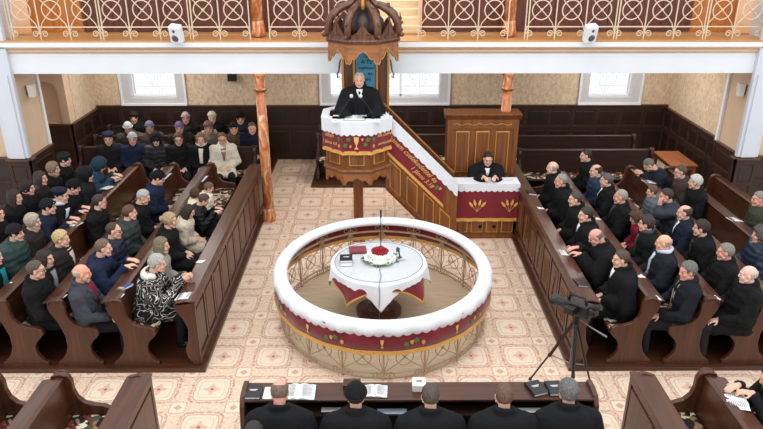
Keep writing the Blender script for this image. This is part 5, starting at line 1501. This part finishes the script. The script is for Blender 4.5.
B('woman in a brown fur hat and light fur-trimmed coat in the middle back-wall pew', -3.82, 14.24, 'lap', 'long', (128,112,100), hat='furhat', hatcol=(132,104,92), fur=(190,170,152))
B('person in a black hat and olive brown coat in the middle back-wall pew', -3.26, 14.20, 'lap', 'long', (82,68,52), hat='knit', hatcol=(36,30,28))
B('person in dark blue half hidden by the left column', -2.86, 14.20, 'lap', 'long', (24,30,52), hair='short', hcol=(120,92,74))
B('person in black with a black hat at the left end of the rear pew', -5.74, 15.1, 'lap', 'long', hat='furhat', hatcol=(40,34,34))
B('woman in a mauve knitted hat and dark coat in the rear pew', -4.53, 15.05, 'lap', 'long', (36,38,34), hat='knit', hatcol=(170,146,156))
B('person in a white and grey fur hat in the rear pew', -3.93, 15.08, 'lap', 'long', (30,30,36), hat='furhat', hatcol=(206,198,184))
B('person in a black hat and navy coat in the rear pew near the left column', -3.27, 15.02, 'lap', 'long', (30,38,58), hat='furhat', hatcol=(24,22,24))
# right block
def R(label, x, y, ps='lapR', coat='long', col=BLK, face=84, zh=1.3, **k): return person(label, x, y, zh, face, ps, coat, col, group=GRg, **k)
R('bald man in a black coat nearest to the lectern', 3.06, 11.52, 'lapR', 'robe', skin=PALE, hair='thinfringe', hcol=(190,170,150))
R('balding grey-haired man in black beside the bald man by the lectern', 3.04, 10.83, 'lap', 'robe', hair='receding', hcol=(158,152,146), skin=PINK)
R('man in a black robe with short dark greying hair', 3.06, 9.99, 'lap', 'robe', hair='short', hcol=(86,78,72))
R('man in black with dark hair and white collar behind the bowed bald man', 3.04, 9.34, 'lap', 'robe', hair='short', hcol=(62,52,48), shirt=(232,232,236))
R('bald black-robed man bowed over the front desk, hand on an open book', 2.96, 8.55, 'deskdown', 'robe', hair='thinfringe', hcol=(150,132,116), skin=PINK)
R('man in a long black robe and white collar sitting behind the tripod', 3.06, 7.80, 'lap', 'robe', hair='short', hcol=(98,74,60), shirt=(238,238,240), zh=1.33)
R('young man with dark hair in black at the far end of the second right pew', 3.84, 12.12, 'lap', 'long', hair='short', hcol=(60,48,42), zh=1.34)
R('balding man in a blue padded jacket', 3.80, 11.35, 'lap', 'puffer', (34,52,74), hair='fringe', hcol=(86,66,56), rough=.6)
R('grey-haired man in a dark suit turned towards the preacher', 3.84, 10.86, 'kneeR', 'jacket', hair='short', hcol=(112,106,100), shirt=(228,230,236), tie=(30,30,40))
R('balding man with silver side hair in a black coat in the second right pew', 3.82, 10.08, 'kneeR', 'long', hair='receding', hcol=(170,160,150), shirt=(60,66,82), skin=PINK)
R('child with curly brown hair in a dark red coat', 3.90, 9.55, 'lapdown', 'jacket', (118,22,38), zh=1.16, hair='curly', hcol=(112,84,58), sc=.82)
R('young man in black with a dark green scarf behind the child in red', 3.84, 9.0, 'lapR', 'long', hair='thick', hcol=(74,54,44), scarf=(62,72,68))
R('bald man in a dark coat with a light blue shirt front', 3.84, 8.35, 'kneeR', 'long', (30,32,40), hair='thinfringe', hcol=(206,170,146), skin=(236,178,148), scarf=(196,206,222))
R('grey-haired man in a black zipped jacket at the near end of the second right pew', 3.82, 7.52, 'knee', 'jacket', (24,26,34), hair='thick', hcol=(136,132,126), zipc=(190,176,140), skin=PINK)
R('grey-haired man in dark blue bowed over the pew with clasped hands', 4.98, 11.90, 'bow', 'puffer', (26,32,42), hair='short', hcol=(134,124,114), face=86, zh=1.22)
R('child in a grey coat with fair brown hair', 4.56, 10.63, 'lap', 'puffer', (98,104,110), zh=1.18, hair='thick', hcol=(124,94,72), sc=.82)
R('man in a grey suit resting his hand against his face', 4.58, 10.12, 'chin', 'jacket', (52,56,64), hair='short', hcol=(66,56,50), shirt=(224,226,232), skin=PINK)
R('balding man in a navy suit with white shirt and dark tie', 4.58, 9.42, 'kneeR', 'jacket', (26,32,48), hair='fringe', hcol=(92,70,56), shirt=(232,236,242), tie=(28,40,70))
R('young man with dark parted hair in black behind the bald man in blue shirt', 4.58, 8.84, 'lapR', 'long', hair='thick', hcol=(60,44,36), shirt=(60,62,64))
R('grey-haired man in a plain black coat in the third right pew', 4.56, 8.06, 'kneeR', 'long', hair='short', hcol=(140,136,130), skin=PINK)
R('bald man in a black coat at the near end of the third right pew', 4.54, 7.42, 'kneeR', 'long', hair='thinfringe', hcol=(206,190,178), skin=(238,190,172))
R('man with glasses in a brown jacket with a white chest stripe beside the brown table', 5.30, 11.29, 'lap', 'jacket', (66,54,48), hair='short', hcol=(104,84,68), glasses=True)
R('white-haired man in a black coat below the brown table', 5.34, 10.77, 'lapR', 'long', hair='thick', hcol=(214,210,202))
R('curly grey-haired man in a shiny navy jacket at the right edge of the photo', 5.32, 8.60, 'kneeR', 'puffer', (38,46,64), hair='curly', hcol=(116,110,104), rough=.35)
R('grey-haired man in an olive green jacket with an open book in the last right pew', 6.02, 9.98, 'lap', 'jacket', (64,66,52), hair='short', hcol=(150,144,134), skin=PINK)
# robed men along the near desk, seen from behind
def E_(label, x, y, ps='elder', **k): return person(label, x, y, 1.27, 0, ps, 'robe', (19,20,23), group='robed men at the near desk', **k)
E_('robed man with a bald crown, leftmost at the near desk', -1.05, 5.17, 'elderdown', hair='fringe', hcol=(140,116,100), skin=PINK)
E_('robed man in a round black cap, second from left at the near desk', -.33, 5.11, 'elder', hair='short', hcol=(60,48,40), hat='knit', hatcol=(20,20,22))
E_('robed man with cropped brown hair, middle one at the near desk', .37, 5.10, 'elder', hair='short', hcol=(96,84,74))
E_('robed man with short reddish brown hair, second from right at the near desk', 1.06, 5.10, 'elder', hair='short', hcol=(124,92,72))
E_('robed man with thick grey hair, rightmost at the near desk', 1.68, 5.16, 'elder', hair='thick', hcol=(128,126,124))
person('dark-haired person cut off by the bottom edge behind the leftmost robed man', -1.20, 4.60, 1.26, 0, 'lap', 'long', BLK, hair='short', hcol=(54,48,46))
person('person in black writing in an open book at the lower right corner', 3.74, 5.40, 1.25, 90, 'write', 'jacket', (24,24,28), hair='short', hcol=(60,48,42), group=GRg, leg=(24,24,28))
open_book('large open book under the hand of the person writing at the lower right corner', 3.43, 5.36, .995, 1.35, 1.0, 0)
# preacher and the seated minister
person('white-haired preacher in a wide black robe standing in the pulpit', -.42, 11.16, 2.99, 180, 'preach', 'robe', (20,20,23), hair='receding', hcol=(206,204,200), skin=(232,180,160), shirt=(236,236,240), tie=(20,20,24), leg=BLK)
dz = MB().box(1.32, 2.42, 11.36, 11.95, 0, .2).build('dais', W['pulpit'], bevel=.01); tag(dz, 'low wooden step behind the draped lectern desk', 'platform')
t = thing('wooden_chair', 'wooden chair of the minister between lectern desk and tall panel', 'chair', (1.9, 11.74, .2))
m = MB(); m.box(-.22, .22, -.2, .2, .42, .45); m.build('seat', W['pulpit'], t)
m = MB(); m.box(-.22, .22, .17, .2, .45, .9); m.build('backrest', W['pulpit'], t)
for x in (-.19, .19):
    for y in (-.17, .17): m = MB(); m.box(x-.02, x+.02, y-.02, y+.02, 0, .42); m.build('leg', W['pulpit'], t)
person('dark-haired minister in a black robe with white collar bent over the lectern desk', 1.90, 11.66, 1.43, 180, 'deskmid', 'robe', (20,20,23), hair='short', hcol=(48,38,34), shirt=(236,236,240), sc=1.0)
paper('small white booklet on the right end of the lectern desk', 2.28, 11.42, 1.094, .1, .2, .12)
# ------------------------------------------------------------------ light and camera
w = bpy.data.worlds.new('World'); scene.world = w; w.use_nodes = True
bg = w.node_tree.nodes['Background']; bg.inputs[0].default_value = (.93,.965,1,1); bg.inputs[1].default_value = 1.25
def area(name, loc, size, power, col=(1,1,1), rot=(0,0,0), sy=None):
    l = bpy.data.lights.new(name, 'AREA'); l.energy = power; l.color = col; l.size = size
    if sy: l.shape = 'RECTANGLE'; l.size_y = sy
    o = bpy.data.objects.new(name, l); COL.objects.link(o); o.location = loc; o.rotation_euler = rot
    return o
area('nave_fill_light', (0, 7.5, 8.5), 5, 230, (1,.97,.93))  # added overhead fill for the nave, standing in for unseen chandeliers
area('nave_fill_light', (-5.5, 4, 8), 3, 110, (1,.98,.96), (math.radians(20), math.radians(-25), 0))
area('nave_fill_light', (5.5, 4, 8), 3, 110, (1,.98,.96), (math.radians(20), math.radians(25), 0))
for x in (-5.3, 0, 5.3):
    area('under_gallery_fill', (x, 14.3, 3.1), 1.2, 58, (1,.93,.84))  # added fill to brighten the space under the gallery, no known fitting
    area('gallery_area_light', (x, 14.6, 5.6), 1.5, 40, (1,.95,.88))  # overhead area light above the gallery, without a modelled fitting
cam = bpy.data.cameras.new('Camera'); co = bpy.data.objects.new('Camera', cam); COL.objects.link(co)
cam.sensor_width = 36; cam.lens = 36*669/763; cam.clip_start = .1; cam.clip_end = 200
co.location = (-.12, 0, 5.3); co.rotation_euler = (math.radians(90-23.1), 0, -math.atan(4.1/669))
scene.camera = co
scene.view_settings.view_transform = 'Standard'; scene.view_settings.look = 'None'; scene.view_settings.gamma = 1; scene.view_settings.exposure = 0.0
bpy.data.scenes.remove(TMP)
